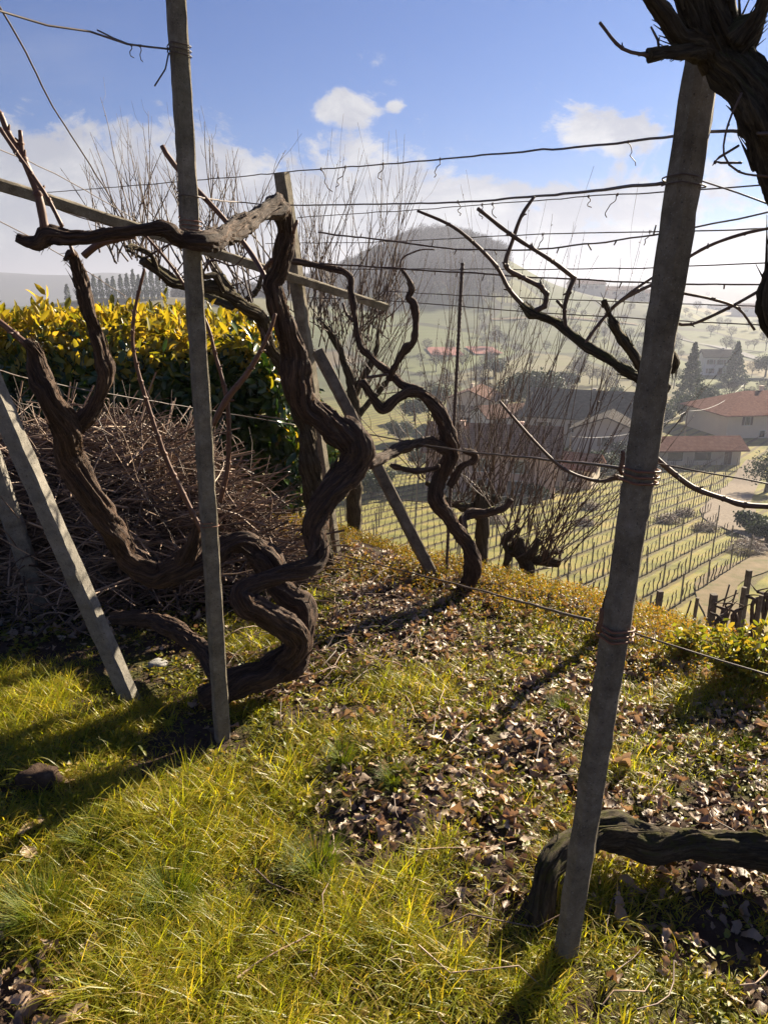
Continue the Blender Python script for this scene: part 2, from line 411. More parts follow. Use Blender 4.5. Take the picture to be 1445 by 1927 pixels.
M['orange'] = material('autumn_spurge', m_var([(0, (.10, .13, .012)), (.35, (.20, .18, .02)), (.65, (.28, .18, .03)), (.95, (.22, .09, .025))], 2, .75), .5, .4, .45, (1.4, 1.2, .6))
M['shrubleaf'] = material('shrub_leaves', m_var([(0, (.07, .10, .012)), (.5, (.19, .19, .02)), (.9, (.34, .22, .03))], 2, .8), .5, .4, .4)
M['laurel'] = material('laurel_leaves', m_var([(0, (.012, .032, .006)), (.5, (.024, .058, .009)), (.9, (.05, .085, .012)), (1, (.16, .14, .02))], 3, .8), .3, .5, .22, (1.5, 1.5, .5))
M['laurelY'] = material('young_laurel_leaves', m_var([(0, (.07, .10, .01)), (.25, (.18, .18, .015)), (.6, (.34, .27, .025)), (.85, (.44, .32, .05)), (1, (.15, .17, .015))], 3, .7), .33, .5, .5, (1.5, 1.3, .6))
M['stick'] = material('cut_canes', m_var([(0, (.045, .03, .021)), (.4, (.13, .085, .06)), (.75, (.27, .185, .13)), (1, (.55, .38, .25))], 60, .85), .55, .4)
M['stone'] = material('stone', m_conc((.2, .19, .17), (.3, .29, .27), (.4, .38, .36)), .8, .3)
M['dark_leaf'] = material('far_evergreen', m_var([(0, (.012, .022, .01)), (.6, (.03, .048, .018)), (1, (.06, .075, .03))], .5, .8), .7, .3, .15)
M['fartwig'] = material('far_twigs', m_var([(0, (.035, .026, .022)), (.6, (.07, .052, .044)), (1, (.11, .085, .07))], .3, .7), .8, .2)
def m_roof(c0, c1, c2):
    def f(t):
        p = objc(t)
        wv = t.new('ShaderNodeTexWave', wave_type='BANDS', bands_direction='X'); t.put(wv.inputs[0], p); wv.inputs['Scale'].default_value = 1.9; wv.inputs['Distortion'].default_value = .6
        wz = t.new('ShaderNodeTexWave', wave_type='BANDS', bands_direction='Y'); t.put(wz.inputs[0], p); wz.inputs['Scale'].default_value = 1.0
        c = t.ramp(t.noise(p, 1.7, 6, .75), [(.3, c0), (.5, c1), (.7, c2)])
        c = t.mix(t.m('MULTIPLY', wv.outputs[1], .3), c, tuple(x*.5 for x in c0))
        return c, t.bump(t.m('ADD', wv.outputs[1], t.m('MULTIPLY', wz.outputs[1], .4)), .9, .12)
    return f
M['tile'] = material('red_tiles', m_roof((.15, .062, .042), (.23, .105, .072), (.33, .18, .13)), 1.0, .02)
M['tile2'] = material('brown_tiles', m_roof((.10, .06, .045), (.17, .10, .075), (.25, .16, .12)), 1.0, .02)
M['tile3'] = material('grey_tiles', m_roof((.05, .044, .038), (.085, .074, .064), (.13, .115, .10)), 1.0, .02)
def m_wall(c):
    def f(t):
        p = objc(t); k = t.noise(p, .7, 6, .65)
        return t.mix(t.m('MULTIPLY', k, .6), tuple(x*1.08 for x in c), tuple(x*.72 for x in c)), t.bump(t.noise(p, 8, 4, .6), .2, .02)
    return f
M['pink'] = material('pink_render', m_wall((.55, .38, .31)), .9, .2)
M['cream'] = material('cream_render', m_wall((.62, .52, .40)), .9, .2)
M['white'] = material('white_render', m_wall((.62, .59, .53)), .9, .2)
M['greyw'] = material('grey_render', m_wall((.42, .38, .33)), .9, .2)
M['glass'] = material('dark_glass', lambda t: (.02, .022, .025), .12, .6)
M['shutter'] = material('brown_shutter', lambda t: (.10, .055, .035), .7, .3)
M['frame'] = material('window_frame', lambda t: (.5, .48, .44), .6, .3)
M['gravel'] = material('gravel', lambda t: (t.ramp(t.noise(geo(t), 3, 8, .75), [(.3, (.17, .14, .11)), (.6, (.26, .22, .175)), (.8, (.34, .30, .24))]), t.bump(t.noise(geo(t), 20, 4, .6), .5, .03)), 1.0, .02)
M['dirt'] = material('dirt', lambda t: t.ramp(t.noise(geo(t), .8, 8, .7), [(.35, (.09, .085, .03)), (.5, (.14, .105, .055)), (.7, (.19, .14, .08))]), .95, .15)
M['court'] = material('red_court', lambda t: t.ramp(t.noise(geo(t), .3, 4), [(.3, (.20, .06, .04)), (.7, (.27, .095, .065))]), .9, .2)
M['paint'] = material('white_paint', lambda t: (.7, .7, .68), .5, .4)
M['asph'] = material('asphalt', lambda t: t.ramp(t.noise(geo(t), 1, 6), [(.3, (.07, .07, .07)), (.7, (.12, .115, .11))]), .9, .2)
M['rubber'] = material('rubber', lambda t: (.02, .02, .02), .8, .3)
M['carpaint'] = material('car_paint', lambda t: (.55, .58, .6), .25, .6)

# ------------------------------------------------------------------ ground
def axis(lo, hi, n, c, near):
    k = np.linspace(-1, 1, n); a = 8.2
    s = np.sinh(k*a); s = s/s[-1]
    return s
def grow(start, end, s0, ratio, flat):
    out = [0.0]; s = s0
    while out[-1] < end:
        out.append(out[-1]+s)
        if out[-1] > flat: s *= ratio
    return np.array(out)+start
yp = grow(.9, 3300, .022, 1.034, 4.6); yn = -grow(-.9, 90, .05, 1.15, .3)[1:][::-1]
ys = np.r_[yn, yp]
xp = grow(0, 2700, .024, 1.038, 2.3); xs = np.r_[-xp[1:][::-1], xp]
XX, YY = np.meshgrid(xs, ys); ZZ = H(XX, YY)
b = Buf(); ny, nx = XX.shape
i = (np.arange(ny-1)[:, None]*nx+np.arange(nx-1)[None]).ravel()
b.add(np.stack([XX, YY, ZZ], -1).reshape(-1, 3), np.stack([i, i+1, i+nx+1, i+nx], 1))
b.build('ground', M['ground'])['kind'] = 'structure'

def sheet(name, poly, width, mat, lift=.05, step=1.0):
    p, r = catmull([(q[0], q[1], 0) for q in poly], width if hasattr(width, '__len__') else [width]*len(poly), step)
    tn = np.gradient(p, axis=0); tn /= np.linalg.norm(tn, axis=1)[:, None]; nn = np.stack([-tn[:, 1], tn[:, 0]], 1)
    k = 7; rows = []
    for j in np.linspace(-1, 1, k):
        jit = 1+(.08*fbm(p[:, 0]*.5, p[:, 1]*.5, j, 3) if abs(j) == 1 else 0)
        x = p[:, 0]+nn[:, 0]*r/2*j*jit; y = p[:, 1]+nn[:, 1]*r/2*j*jit
        rows.append(np.stack([x, y, H(x, y)+lift], 1))
    v = np.stack(rows, 1).reshape(-1, 3); i = (np.arange(len(p)-1)[:, None]*k+np.arange(k-1)[None]).ravel()
    o = Buf().add(v, np.stack([i, i+k, i+k+1, i+1], 1)).build(name, mat); o['kind'] = 'structure'; return o
gp = lambda *l: [tuple(G(*q)[:2]) for q in l]
sheet('gravel_road', gp((1425, 868), (1405, 900), (1375, 940), (1375, 975), (1420, 1003), (1500, 1025)), [3.2, 3.4, 4.2, 6, 4.5, 4.5], M['gravel'], .12)
sheet('dirt_track', [(12.4, 26.5), (15.2, 30.0), (18.4, 34.0)]+gp((1345, 1105), (1420, 1065), (1520, 1030)), [2.2, 2.4, 2.6, 2.6, 2.6, 2.6], M['dirt'], .09)
sheet('country_road', gp((1270, 636), (1330, 650), (1400, 668), (1500, 695)), 4.5, M['asph'], .35, 6)
sheet('sports_court', gp((806, 663), (866, 663)), 15, M['court'], .5, 5)
sheet('sports_court', gp((884, 661), (936, 661)), 15, M['court'], .5, 5)
sheet('field_path', gp((925, 602), (1040, 598), (1200, 612)), 4, M['dirt'], .45, 6)

# ------------------------------------------------------------------ posts and beams
def post(name, p0, p1, w, mat, label, group=None, cat='post', w2=None, rot=0, chamfer=.22, rag=.0024, top=None):
    """a rough square post between two points, chamfered, with worn corners"""
    p0 = Vector(p0); p1 = Vector(p1); L = (p1-p0).length; w2 = w2 or w; k_ = .92/(math.cos(rot % 1.57)+math.sin(rot % 1.57)); w *= k_; w2 *= k_
    c = chamfer; prof = []
    for sx_, sy_ in ((1, -1), (1, 1), (-1, 1), (-1, -1)):
        a = (sx_*(1-c), sy_) ; b_ = (sx_, sy_*(1-c))
        prof += [a, b_] if sx_*sy_ > 0 and False else ([a, b_] if (sx_, sy_) in ((1, -1), (-1, 1)) else [b_, a])
    n = max(8, int(L/.03)); rows = []
    for k in range(n+1):
        q = k/n; ww = (w*(1-q)+w2*q)/2
        rows.append([(x*ww+rag*vnoise(k*.8, x*3, y*3+w*77)+rag*vnoise(k*.17, x*2, y*2+w*7)*.3, y*ww+rag*vnoise(k*.8, x*5+9, y*3+w*31), q*L) for x, y in prof])
    v = np.array(rows, float).reshape(-1, 3); m = len(prof)
    i = np.arange(n)[:, None]*m; j = np.arange(m)[None]; j2 = (j+1) % m
    Q = np.stack([i+j, i+j2, i+m+j2, i+m+j], -1).reshape(-1, 4)
    v = np.vstack([v, (0, 0, 0), (0, 0, L+.002)]); a = len(v)-2; jj = np.arange(m)
    T_ = np.vstack([np.stack([np.full(m, a), (jj+1) % m, jj], 1), np.stack([np.full(m, a+1), n*m+jj, n*m+(jj+1) % m], 1)])
    o = Buf().add(v, Q, T_).build(name, mat, None, False)
    o.location = p0; qv = (p1-p0).to_track_quat('Z', 'Y'); o.rotation_mode = 'QUATERNION'
    from mathutils import Quaternion
    o.rotation_quaternion = qv @ Quaternion((0, 0, 1), rot)
    tag(o, label, cat, group); return o
def ring_on(o, z, r, mat, turns=2.5, wr=.0016, tail=None, name='wire_tie', sq=.85):
    """wire tie wrapped round a post, in the post's own coordinates"""
    pts = []; n = int(turns*14)
    for k in range(n+1):
        a = 2*math.pi*k/14+1; c, s = math.cos(a), math.sin(a); f = 1/max(abs(c), abs(s))**sq
        pts.append((r*c*f, r*s*f, z+.012*(k/n-.5)*turns+.004*math.sin(a)))
    if tail: pts += [(r*1.1+q[0], q[1], z+q[2]) for q in tail]
    bb = Buf(); tube(bb, pts, [wr]*len(pts), 6, .006); c = bb.build(name, mat, o); return c

PG = 'concrete trellis posts on the terrace'
g = G(418, 1392)
pL = post('trellis_post', (g.x, g.y, g.z-.3), P(328, -60, g.y), .073, M['conc'], 'upright grey concrete post in front, tied with wire, left of centre', PG, rot=.5, w2=.069)
zz = lambda o, pt: ((Vector(pt)-o.location).length)
for py, mt_, tr_ in ((97, 'wire', 2.6), (368, 'wire', 1.2), (423, 'tie', 3.2), (985, 'tie', 1.4)):
    x_ = 330+(py/1390)*88
    ring_on(pL, zz(pL, P(x_, py, g.y)), .029, M[mt_], tr_)
gr = G(1068, 1795)
pR = post('trellis_post', (gr.x-.02, gr.y, gr.z-.3), P(1345, -40, gr.y), .070, M['conc'], 'leaning dark round edged post nearest the camera on the right', PG, rot=.35, w2=.073, chamfer=.42)
for py, x_ in ((345, 1292), (893, 1196), (1188, 1158)):
    ring_on(pR, zz(pR, P(x_, py, gr.y)), .032, M['wire' if py < 400 else 'tie'], 2.6 if py > 400 else 1.4, .0026 if py > 400 else .0014)
# rusty hook at the middle tie
for (x0, y0) in ((1170, 893), (1130, 1190)):
    bb = Buf(); tube(bb, *trace([(x0, y0, 3, gr.y-.03), (x0-4, y0-8, 4), (x0, y0-22, 4.5), (x0+2, y0-42, 4), (x0+1, y0-45, 3)]), 8, .006, .1)
    bb.V = [v for v in bb.V]; mw = pR
    o = bb.build('cane_hook', M['cane']); o.parent = pR; bpy.context.view_layer.update(); o.matrix_parent_inverse = pR.matrix_world.inverted()
g2 = G(262, 1318)
post('brace_post', (g2.x, g2.y+.02, g2.z-.15), P(-60, 620, 2.35), .088, M['conc2'], 'pale sunlit concrete brace leaning left, ends in the grass', PG, rot=.75)
g3 = G(92, 1140)
post('brace_post', (g3.x, g3.y, g3.z-.2), P(-50, 760, 3.25), .12, M['conc2'], 'rough wide concrete brace at the left edge beside the brush pile', PG, rot=.5)
g4 = G(640, 1036)
post('trellis_post', (g4.x, g4.y, g4.z-.3), P(530, 325, 4.25), .092, M['conc'], 'tall leaning concrete post behind the twisted vine, with a flat top', PG, rot=.55, w2=.10)
g5 = G(838, 1092)
post('brace_post', (g5.x, g5.y, g5.z-.12), P(598, 660, 4.2), .092, M['wood'], 'grey squared brace leaning from the tall post down to the terrace edge', PG, rot=.6)
post('crossbeam', P(-60, 328, 3.0), P(726, 578, 4.75), .062, M['conc'], 'long grey concrete crossbeam sloping down behind the vine arm', None, 'beam', w2=.062, rot=.3)
# steel stake (ribbed bar)
st0, st1 = P(838, 1068, 4.0), P(870, 494, 4.0); st0.z -= .25
bb = Buf(); n = 260; q = np.linspace(0, 1, n)[:, None]; pp = np.array(st0)*(1-q)+np.array(st1)*q
tn, u_, v_ = frames(pp); th = np.linspace(0, 2*np.pi, 8, endpoint=False)
rr = .0085*(1+.32*((np.arange(n) % 3) == 0))[:, None]
pos = pp[:, None]+rr[..., None]*(np.cos(th)[None, :, None]*u_[:, None]+np.sin(th)[None, :, None]*v_[:, None])
i = np.arange(n-1)[:, None]*8; j = np.arange(8)[None]
bb.add(pos.reshape(-1, 3), np.stack([i+j, i+(j+1) % 8, i+8+(j+1) % 8, i+8+j], -1).reshape(-1, 4))
tag(bb.build('steel_stake', M['wire'], None, True, tuple(st0)), 'thin dark ribbed steel stake standing beside the second vine', 'stake')

# ------------------------------------------------------------------ vines
def vine(name, base, label, strands, canes=(), mat='bark', group=None, cat='vine', stubs=None, cane_mat='cane', rough=.34):
    e = empty(name, base, label, cat, group)
    for nm, lst, tw in strands:
        p, r = trace(lst); r = [q*.88 for q in r]; mr = sum(r)/len(r)
        bb = Buf(); seg = 64 if mr > .025 else 32 if mr > .012 else 16
        tube(bb, p, r, seg, max(.005, mr*.3), rough, tw, .19, mr*.3)
        # loose bark strips and small snags
        for k in range(int(len(p)*7)):
            i0 = random.randrange(len(p)-1); q = random.random()
            a = Vector(p[i0])*(1-q)+Vector(p[i0+1])*q; ax = (Vector(p[i0+1])-Vector(p[i0])).normalized()
            rd = Vector((random.gauss(0, 1), random.gauss(0, 1), random.gauss(0, 1))).normalized(); rd = (rd-ax*rd.dot(ax)).normalized()
            rr_ = r[i0]*(1-q)+r[i0+1]*q; s0 = a+rd*rr_*.9; ln = random.uniform(.5, 2.2)*rr_+.004
            tube(bb, [tuple(s0-ax*ln*.5), tuple(s0+rd*ln*.05), tuple(s0+rd*ln*random.uniform(.0, .5)+ax*ln*random.uniform(.5, 1.2))], [rr_*.09+.0008, rr_*.06+.0006, .0005], 5, .01)
        part(bb, nm, M[mat], e)
    for lst in canes:
        p, r = trace(lst); bb = Buf(); mr = sum(r)/len(r)
        tube(bb, p, r, 8, .012, .06, 0, .10, .0012)
        P_, R_ = catmull(p, r, .055)
        for k in range(1, len(P_)-1):       # buds at the nodes
            dv = Vector(P_[k+1])-Vector(P_[k-1]); dv.normalize(); sd2 = Vector((random.gauss(0, 1), random.gauss(0, 1), random.gauss(0, 1))); sd2 = (sd2-dv*sd2.dot(dv)).normalized()
            a = Vector(P_[k]); tube(bb, [tuple(a-dv*R_[k]*1.2), tuple(a), tuple(a+dv*R_[k]*1.2)], [R_[k]*.7, R_[k]*1.35, R_[k]*.7], 6, .02)
            tube(bb, [tuple(a), tuple(a+sd2*R_[k]*2.1+dv*R_[k]*1.6)], [R_[k]*.7, R_[k]*.3], 5, .02)
        part(bb, 'cane', M[cane_mat], e)
    return e
gA = G(430, 1300)
vA = vine('old_grapevine', gA, 'thick twisted old grapevine winding over the grass at left centre',
 [('trunk', [(385, 1318, 26, 2.50), (440, 1290, 25, 2.55), (500, 1266, 27, 2.62), (548, 1240, 31, 2.7), (570, 1195, 27, 2.75), (558, 1140, 28, 2.8), (525, 1095, 27, 2.85), (498, 1052, 27, 2.88), (470, 1020, 22, 2.88), (435, 1022, 20, 2.88), (400, 1042, 22, 2.85), (345, 1066, 25, 2.8), (290, 1082, 29, 2.8), (243, 1040, 25, 2.8), (205, 985, 24, 2.75), (165, 922, 22, 2.7), (135, 868, 26, 2.7), (122, 812, 25, 2.65), (100, 752, 20, 2.6), (78, 702, 24, 2.6), (68, 662, 17, 2.6), (52, 640, 8, 2.58)], 9),
  ('trunk', [(535, 1250, 20, 2.62), (562, 1215, 24, 2.62), (540, 1180, 24, 2.6), (500, 1158, 22, 2.58), (462, 1138, 22, 2.56), (448, 1112, 18, 2.58), (478, 1094, 17, 2.62), (530, 1079, 16, 2.68), (578, 1068, 21, 2.74), (600, 1035, 23, 2.8), (591, 990, 21, 2.85), (610, 940, 24, 2.9), (645, 895, 30, 2.95), (672, 858, 32, 3.0), (655, 825, 28, 3.0), (612, 792, 26, 3.0), (575, 765, 22, 3.0), (558, 710, 24, 3.0), (545, 650, 21, 2.98), (523, 590, 19, 2.95), (510, 535, 19, 2.92), (526, 482, 18, 2.9), (535, 432, 19, 2.88), (530, 398, 20, 2.86), (512, 388, 18, 2.8)], -8),
  ('arm', [(522, 390, 21, 2.82), (485, 405, 20, 2.65), (432, 438, 22, 2.45), (385, 452, 20, 2.24), (340, 450, 15, 2.22), (312, 430, 15, 2.2), (262, 432, 10, 2.2), (200, 438, 11, 2.2), (140, 445, 12, 2.2), (95, 437, 17, 2.2), (72, 458, 12, 2.2), (36, 446, 9, 2.2)], 8),
  ('arm', [(140, 815, 20, 2.7), (160, 788, 15, 2.7), (183, 752, 15, 2.7), (199, 705, 17, 2.68), (192, 655, 15, 2.66), (172, 600, 12, 2.62), (155, 550, 14, 2.6), (145, 505, 13, 2.58), (138, 480, 11, 2.56), (122, 492, 4, 2.55)], 8),
  ('root', [(215, 1162, 14, 3.15), (275, 1163, 16, 3.05), (330, 1182, 18, 2.92), (372, 1214, 17, 2.8), (402, 1255, 18, 2.65), (420, 1300, 20, 2.5)], 6),
  ('spur', [(345, 1066, 20, 2.8), (362, 1030, 15, 2.76), (378, 990, 9, 2.72)], 4)],
 [[(60, 655, 8, 2.6), (30, 630, 6), (-10, 598, 6), (-60, 560, 5)],
  [(85, 432, 9, 2.2), (72, 365, 7.5), (45, 300, 7), (15, 250, 6), (0, 215, 6), (-25, 190, 5)],
  [(43, 300, 5, 2.2), (40, 270, 5), (38, 246, 4)], [(0, 240, 4, 2.15), (30, 285, 4), (58, 325, 4), (92, 375, 4), (118, 426, 4)],
  [(380, 1000, 5, 2.7), (345, 930, 5), (310, 855, 5), (275, 750, 4), (252, 660, 3.6), (253, 590, 3.4), (272, 506, 3)],
  [(415, 945, 5, 2.8), (430, 870, 4.6), (428, 760, 4.4), (405, 665, 3.6), (385, 600, 3), (330, 510, 3), (272, 440, 2.6)],
  [(402, 800, 6, 2.75), (425, 755, 6), (470, 695, 5), (505, 630, 3.6), (518, 590, 3)],
  [(140, 482, 4, 2.55), (132, 460, 3)], [(158, 482, 7, 2.55), (185, 460, 6), (215, 452, 5), (255, 445, 3)],
  [(515, 490, 6, 2.9), (498, 505, 4, 3.0)], [(560, 415, 3, 2.86), (552, 440, 3)]])
gB = G(878, 1102)
vine('old_grapevine', gB, 'second gnarled grapevine on the terrace edge beside the steel stake',
 [('trunk', [(868, 1118, 15, 3.75), (888, 1078, 16, 3.75), (882, 1035, 14, 3.75), (852, 988, 14, 3.76), (823, 938, 15, 3.78), (832, 893, 14, 3.8), (848, 852, 16, 3.8), (838, 800, 16, 3.8), (815, 760, 14, 3.8), (785, 740, 11, 3.8), (752, 746, 9, 3.78), (722, 768, 11, 3.76), (700, 745, 8, 3.74), (683, 720, 8, 3.72)], 10),
  ('arm', [(790, 740, 9, 3.8), (755, 722, 8, 3.82), (735, 702, 8, 3.84), (700, 675, 7, 3.86), (678, 648, 7, 3.88), (668, 600, 6, 3.9), (660, 548, 6, 3.92), (655, 518, 7, 3.94), (600, 500, 5, 3.98), (545, 490, 6, 4.0)], 6),
  ('arm', [(732, 715, 7, 3.82), (748, 680, 6, 3.8), (765, 655, 8, 3.8), (779, 640, 6, 3.8), (783, 600, 6, 3.8), (778, 572, 7, 3.8), (768, 560, 6, 3.8), (775, 545, 7, 3.8), (766, 524, 4, 3.8), (752, 505, 3, 3.8)], 6),
  ('arm', [(848, 848, 12, 3.8), (800, 832, 9, 3.75), (760, 842, 10, 3.6), (720, 858, 11, 3.45), (690, 872, 13, 3.3)], 8),
  ('arm', [(846, 915, 8, 3.8), (868, 880, 6, 3.8), (890, 868, 6, 3.8), (893, 855, 6, 3.8), (872, 848, 5, 3.8)], 6),
  ('arm', [(735, 876, 5, 3.6), (780, 887, 6, 3.6), (820, 882, 5, 3.62), (826, 875, 3, 3.62)], 6),
  ('arm', [(884, 1040, 10, 3.8), (870, 985, 9, 3.85), (882, 968, 9, 3.9), (915, 965, 8, 3.9), (948, 955, 7, 3.9), (962, 938, 5, 3.9)], 6)],
 [[(752, 505, 2, 3.8), (758, 485, 1.8), (790, 470, 1.5), (818, 470, 1.2)], [(645, 570, 2.6, 3.9), (652, 590, 2.6), (665, 605, 2.6)], [(690, 710, 3, 3.8), (730, 705, 2.6)]], cane_mat='twig')
gC = G(605, 1050)
vine('old_grapevine', gC, 'dark mossy grapevine trunk rising behind the tall leaning post and hedge end',
 [('trunk', [(612, 1058, 20, 3.95), (595, 960, 21, 3.95), (584, 880, 19, 3.92), (572, 800, 15, 3.9), (540, 700, 14, 3.8), (508, 650, 13, 3.7), (490, 602, 12, 3.6), (455, 570, 11, 3.5), (415, 546, 11, 3.4), (370, 541, 10, 3.3), (330, 535, 9, 3.2), (300, 515, 8, 3.15), (268, 490, 9, 3.1)], 7),
  ('arm', [(420, 546, 8, 3.4), (405, 520, 6, 3.35), (385, 522, 5, 3.3), (375, 505, 5, 3.3)], 5), ('arm', [(300, 515, 5, 3.15), (285, 480, 5, 3.1), (255, 465, 5, 3.05), (240, 465, 4, 3.0)], 5)],
 [[(380, 515, 2.5, 3.3), (400, 490, 2), (440, 500, 1.6), (470, 470, 1.2)], [(505, 650, 2.5, 3.6), (470, 560, 2), (455, 500, 1.6)], [(268, 490, 2.5, 3.1), (300, 470, 2), (340, 450, 1.5)]], mat='bark2', cane_mat='twig')
gR = G(1020, 1700)
vine('old_grapevine', gR, 'mossy grapevine trunk lying behind the right post, arms hanging over the top right corner',
 [('trunk', [(995, 1790, 28, 1.52), (1015, 1710, 29, 1.53), (1034, 1650, 30, 1.57), (1066, 1603, 29, 1.63), (1120, 1575, 33, 1.69), (1190, 1576, 32, 1.71), (1280, 1586, 31, 1.70), (1380, 1600, 31, 1.68), (1470, 1608, 33, 1.64), (1590, 1600, 36, 1.6), (1700, 1450, 40, 1.45), (1690, 1150, 42, 1.35), (1600, 850, 42, 1.3), (1490, 650, 42, 1.27), (1462, 590, 42, 1.27), (1480, 500, 40, 1.27), (1500, 400, 50, 1.25), (1462, 300, 52, 1.25), (1440, 225, 60, 1.25), (1405, 155, 38, 1.27), (1365, 105, 42, 1.3), (1338, 50, 50, 1.3), (1325, 0, 52, 1.3), (1312, -60, 50, 1.3)], 6),
  ('arm', [(1340, 105, 32, 1.3), (1310, 75, 20, 1.28), (1275, 68, 18, 1.26), (1250, 30, 16, 1.25), (1215, -20, 15, 1.24), (1195, -60, 13, 1.24)], 6),
  ('arm', [(1330, 90, 26, 1.3), (1285, 95, 15, 1.26), (1250, 98, 12, 1.25), (1222, 104, 13, 1.24)], 4),
  ('arm', [(1380, 90, 34, 1.28), (1408, 55, 30, 1.27), (1432, 20, 12, 1.26), (1445, -40, 8, 1.25)], 4),
  ('arm', [(1252, 736, 11, 1.70), (1235, 728, 12, 1.70), (1190, 706, 11, 1.75), (1130, 668, 10, 1.82), (1085, 640, 9, 1.86), (1052, 610, 9, 1.9), (1020, 595, 7, 1.9), (1000, 588, 11, 1.9), (982, 572, 7, 1.9)], 8),
  ('arm', [(1212, 712, 10, 1.72), (1195, 672, 9, 1.72), (1170, 632, 10, 1.72), (1156, 612, 11, 1.72), (1146, 590, 6, 1.72), (1135, 566, 8, 1.72)], 5),
  ('knot', [(1252, 655, 14, 1.55), (1266, 680, 15, 1.55), (1262, 702, 9, 1.55)], 3)],
 [[(985, 575, 4.5, 1.9), (958, 545, 4), (935, 502, 3.6), (890, 455, 3.4), (845, 422, 3), (785, 397, 2.4)],
  [(1003, 585, 5, 1.9), (1024, 576, 5), (1028, 553, 5), (1018, 540, 5), (985, 523, 4.6), (952, 500, 5), (966, 448, 3.6), (982, 405, 3.4), (1005, 370, 3)],
  [(1080, 523, 4.4, 1.88), (1040, 492, 4), (960, 440, 3.8), (898, 392, 3.6)],
  [(1081, 521, 5, 1.88), (1070, 550, 4.6), (1062, 585, 4), (1068, 628, 4), (1080, 640, 4)], [(1060, 580, 3, 1.88), (1047, 566, 3)],
  [(1098, 650, 3.4, 1.84), (1125, 612, 3.2), (1160, 572, 3.2), (1200, 548, 3.4), (1240, 530, 3.4)], [(1150, 580, 2.6, 1.8), (1190, 548, 2.4), (1232, 520, 2.2)],
  [(1270, 500, 3, 1.55), (1330, 465, 3), (1400, 440, 3), (1470, 425, 3)], [(1270, 548, 2.6, 1.55), (1340, 562, 2.6), (1390, 580, 2.6), (1420, 620, 2.4)],
  [(1270, 607, 3, 1.55), (1300, 610, 3), (1370, 580, 3), (1450, 535, 3)],
  [(1235, 862, 5.5, 1.5), (1270, 893, 5), (1310, 920, 5), (1360, 938, 5), (1400, 950, 6), (1470, 955, 5)],
  [(1185, 905, 3.4, 1.5), (1160, 898, 5), (1125, 905, 3.2), (1060, 882, 3), (1000, 825, 2.8), (940, 755, 2.4)],
  [(1222, 104, 3.4, 1.24), (1170, 90, 3.2), (1128, 40, 3)], [(1240, 92, 2.6, 1.25), (1238, 75, 2.4), (1225, 50, 2)],
  [(1395, 175, 2, 1.2), (1370, 235, 2), (1362, 290, 2), (1390, 322, 2), (1450, 332, 2)], [(1390, 275, 2.6, 1.25), (1345, 305, 2.6), (1395, 308, 2.2)]], mat='bark2', cane_mat='twig')
tag(C.objects[-1] if False else vA)

# cane pole tied to the first vine
bb = Buf(); p, r = trace([(305, 274, 4.5, 3.1), (330, 312, 5), (420, 410, 5), (468, 470, 5), (500, 525, 5, 3.0), (515, 580, 4, 3.0)]); tube(bb, p, r, 8, .03, .04, 0, .06)
tag(bb.build('bamboo_cane', M['cane'], None, True, p[0]), 'straight pale cane slanting behind the upright front post', 'cane')

ORD = 'first second third fourth fifth sixth seventh eighth ninth tenth eleventh twelfth thirteenth fourteenth fifteenth sixteenth seventeenth eighteenth nineteenth twentieth'.split()
TENS = {2: 'twenty', 3: 'thirty', 4: 'forty', 5: 'fifty', 6: 'sixty', 7: 'seventy', 8: 'eighty'}
def word(k):
    if k < 20: return ORD[k]
    k += 1; return (TENS[k//10]+' '+ORD[k%10-1]) if k % 10 else TENS[k//10][:-1]+'ieth'
# ------------------------------------------------------------------ wires
def wire(lst, r=1.4, label='', ties=(), sag=0, name='trellis_wire', dried=False):
    p, rad = trace([(q[0], q[1], r*.82, q[2]) for q in lst]); rad = [max(.001, x) for x in rad]
    rad = [sum(rad)/len(rad)]*len(rad)
    bb = Buf(); tube(bb, p, rad, 6, .06, 0, 0, 0, .0025)
    o = bb.build(name, M['wire'], None, True, p[0]); tag(o, label, 'wire', 'wires of the vine trellis')
    tb = Buf()
    for tx in ties:                         # dried tendrils and knots of tie wire
        for a, c in zip(lst[:-1], lst[1:]):
            lo, hi = sorted((a[0], c[0]))
            if lo <= tx <= hi:
                q = (tx-a[0])/(c[0]-a[0])
                A, B_ = P(a[0], a[1], a[2]), P(c[0], c[1], c[2])
                # parametrise by pixel: search
                bs = min((abs(proj(*(A.lerp(B_, s/60)))[0]-tx), s) for s in range(61))[1]
                w0 = A.lerp(B_, bs/60); dx = (B_-A).normalized()
                s_ = depth(w0.y, w0.z)/F
                pts = [tuple(w0+dx*(k*.9*s_-6*s_)+Vector((0, math.cos(k*1.7)*2.4*s_, math.sin(k*1.7)*2.6*s_))) for k in range(14)]
                tube(tb, pts, [.9*s_]*14, 5, .004); kn = pts
                L = random.uniform(18, 42)*s_; sw = random.uniform(-.5, .5)
                pts = [tuple(w0+Vector((math.sin(k*random.uniform(.6, 1.3))*3.5*s_+sw*L*k/7, random.uniform(-2, 2)*s_, -L*k/7))) for k in range(8)]
                tb = Buf(); tube(tb, kn[:7]+pts, [.9*s_]*15, 5, .005)
                tb.V = [v-np.array(p[0], np.float32) for v in tb.V]; tb.build('tendril', M['twig'], o)
                break
    return o
wire([(1460, 252, 1.15), (1345, 249, 1.42), (1180, 267, 1.9), (823, 300, 3.0), (560, 322, 4.2), (300, 345, 5.2), (90, 362, 6.2)], 1.7, 'highest trellis wire crossing the sky from post to post', (1180, 826, 720, 650, 605))
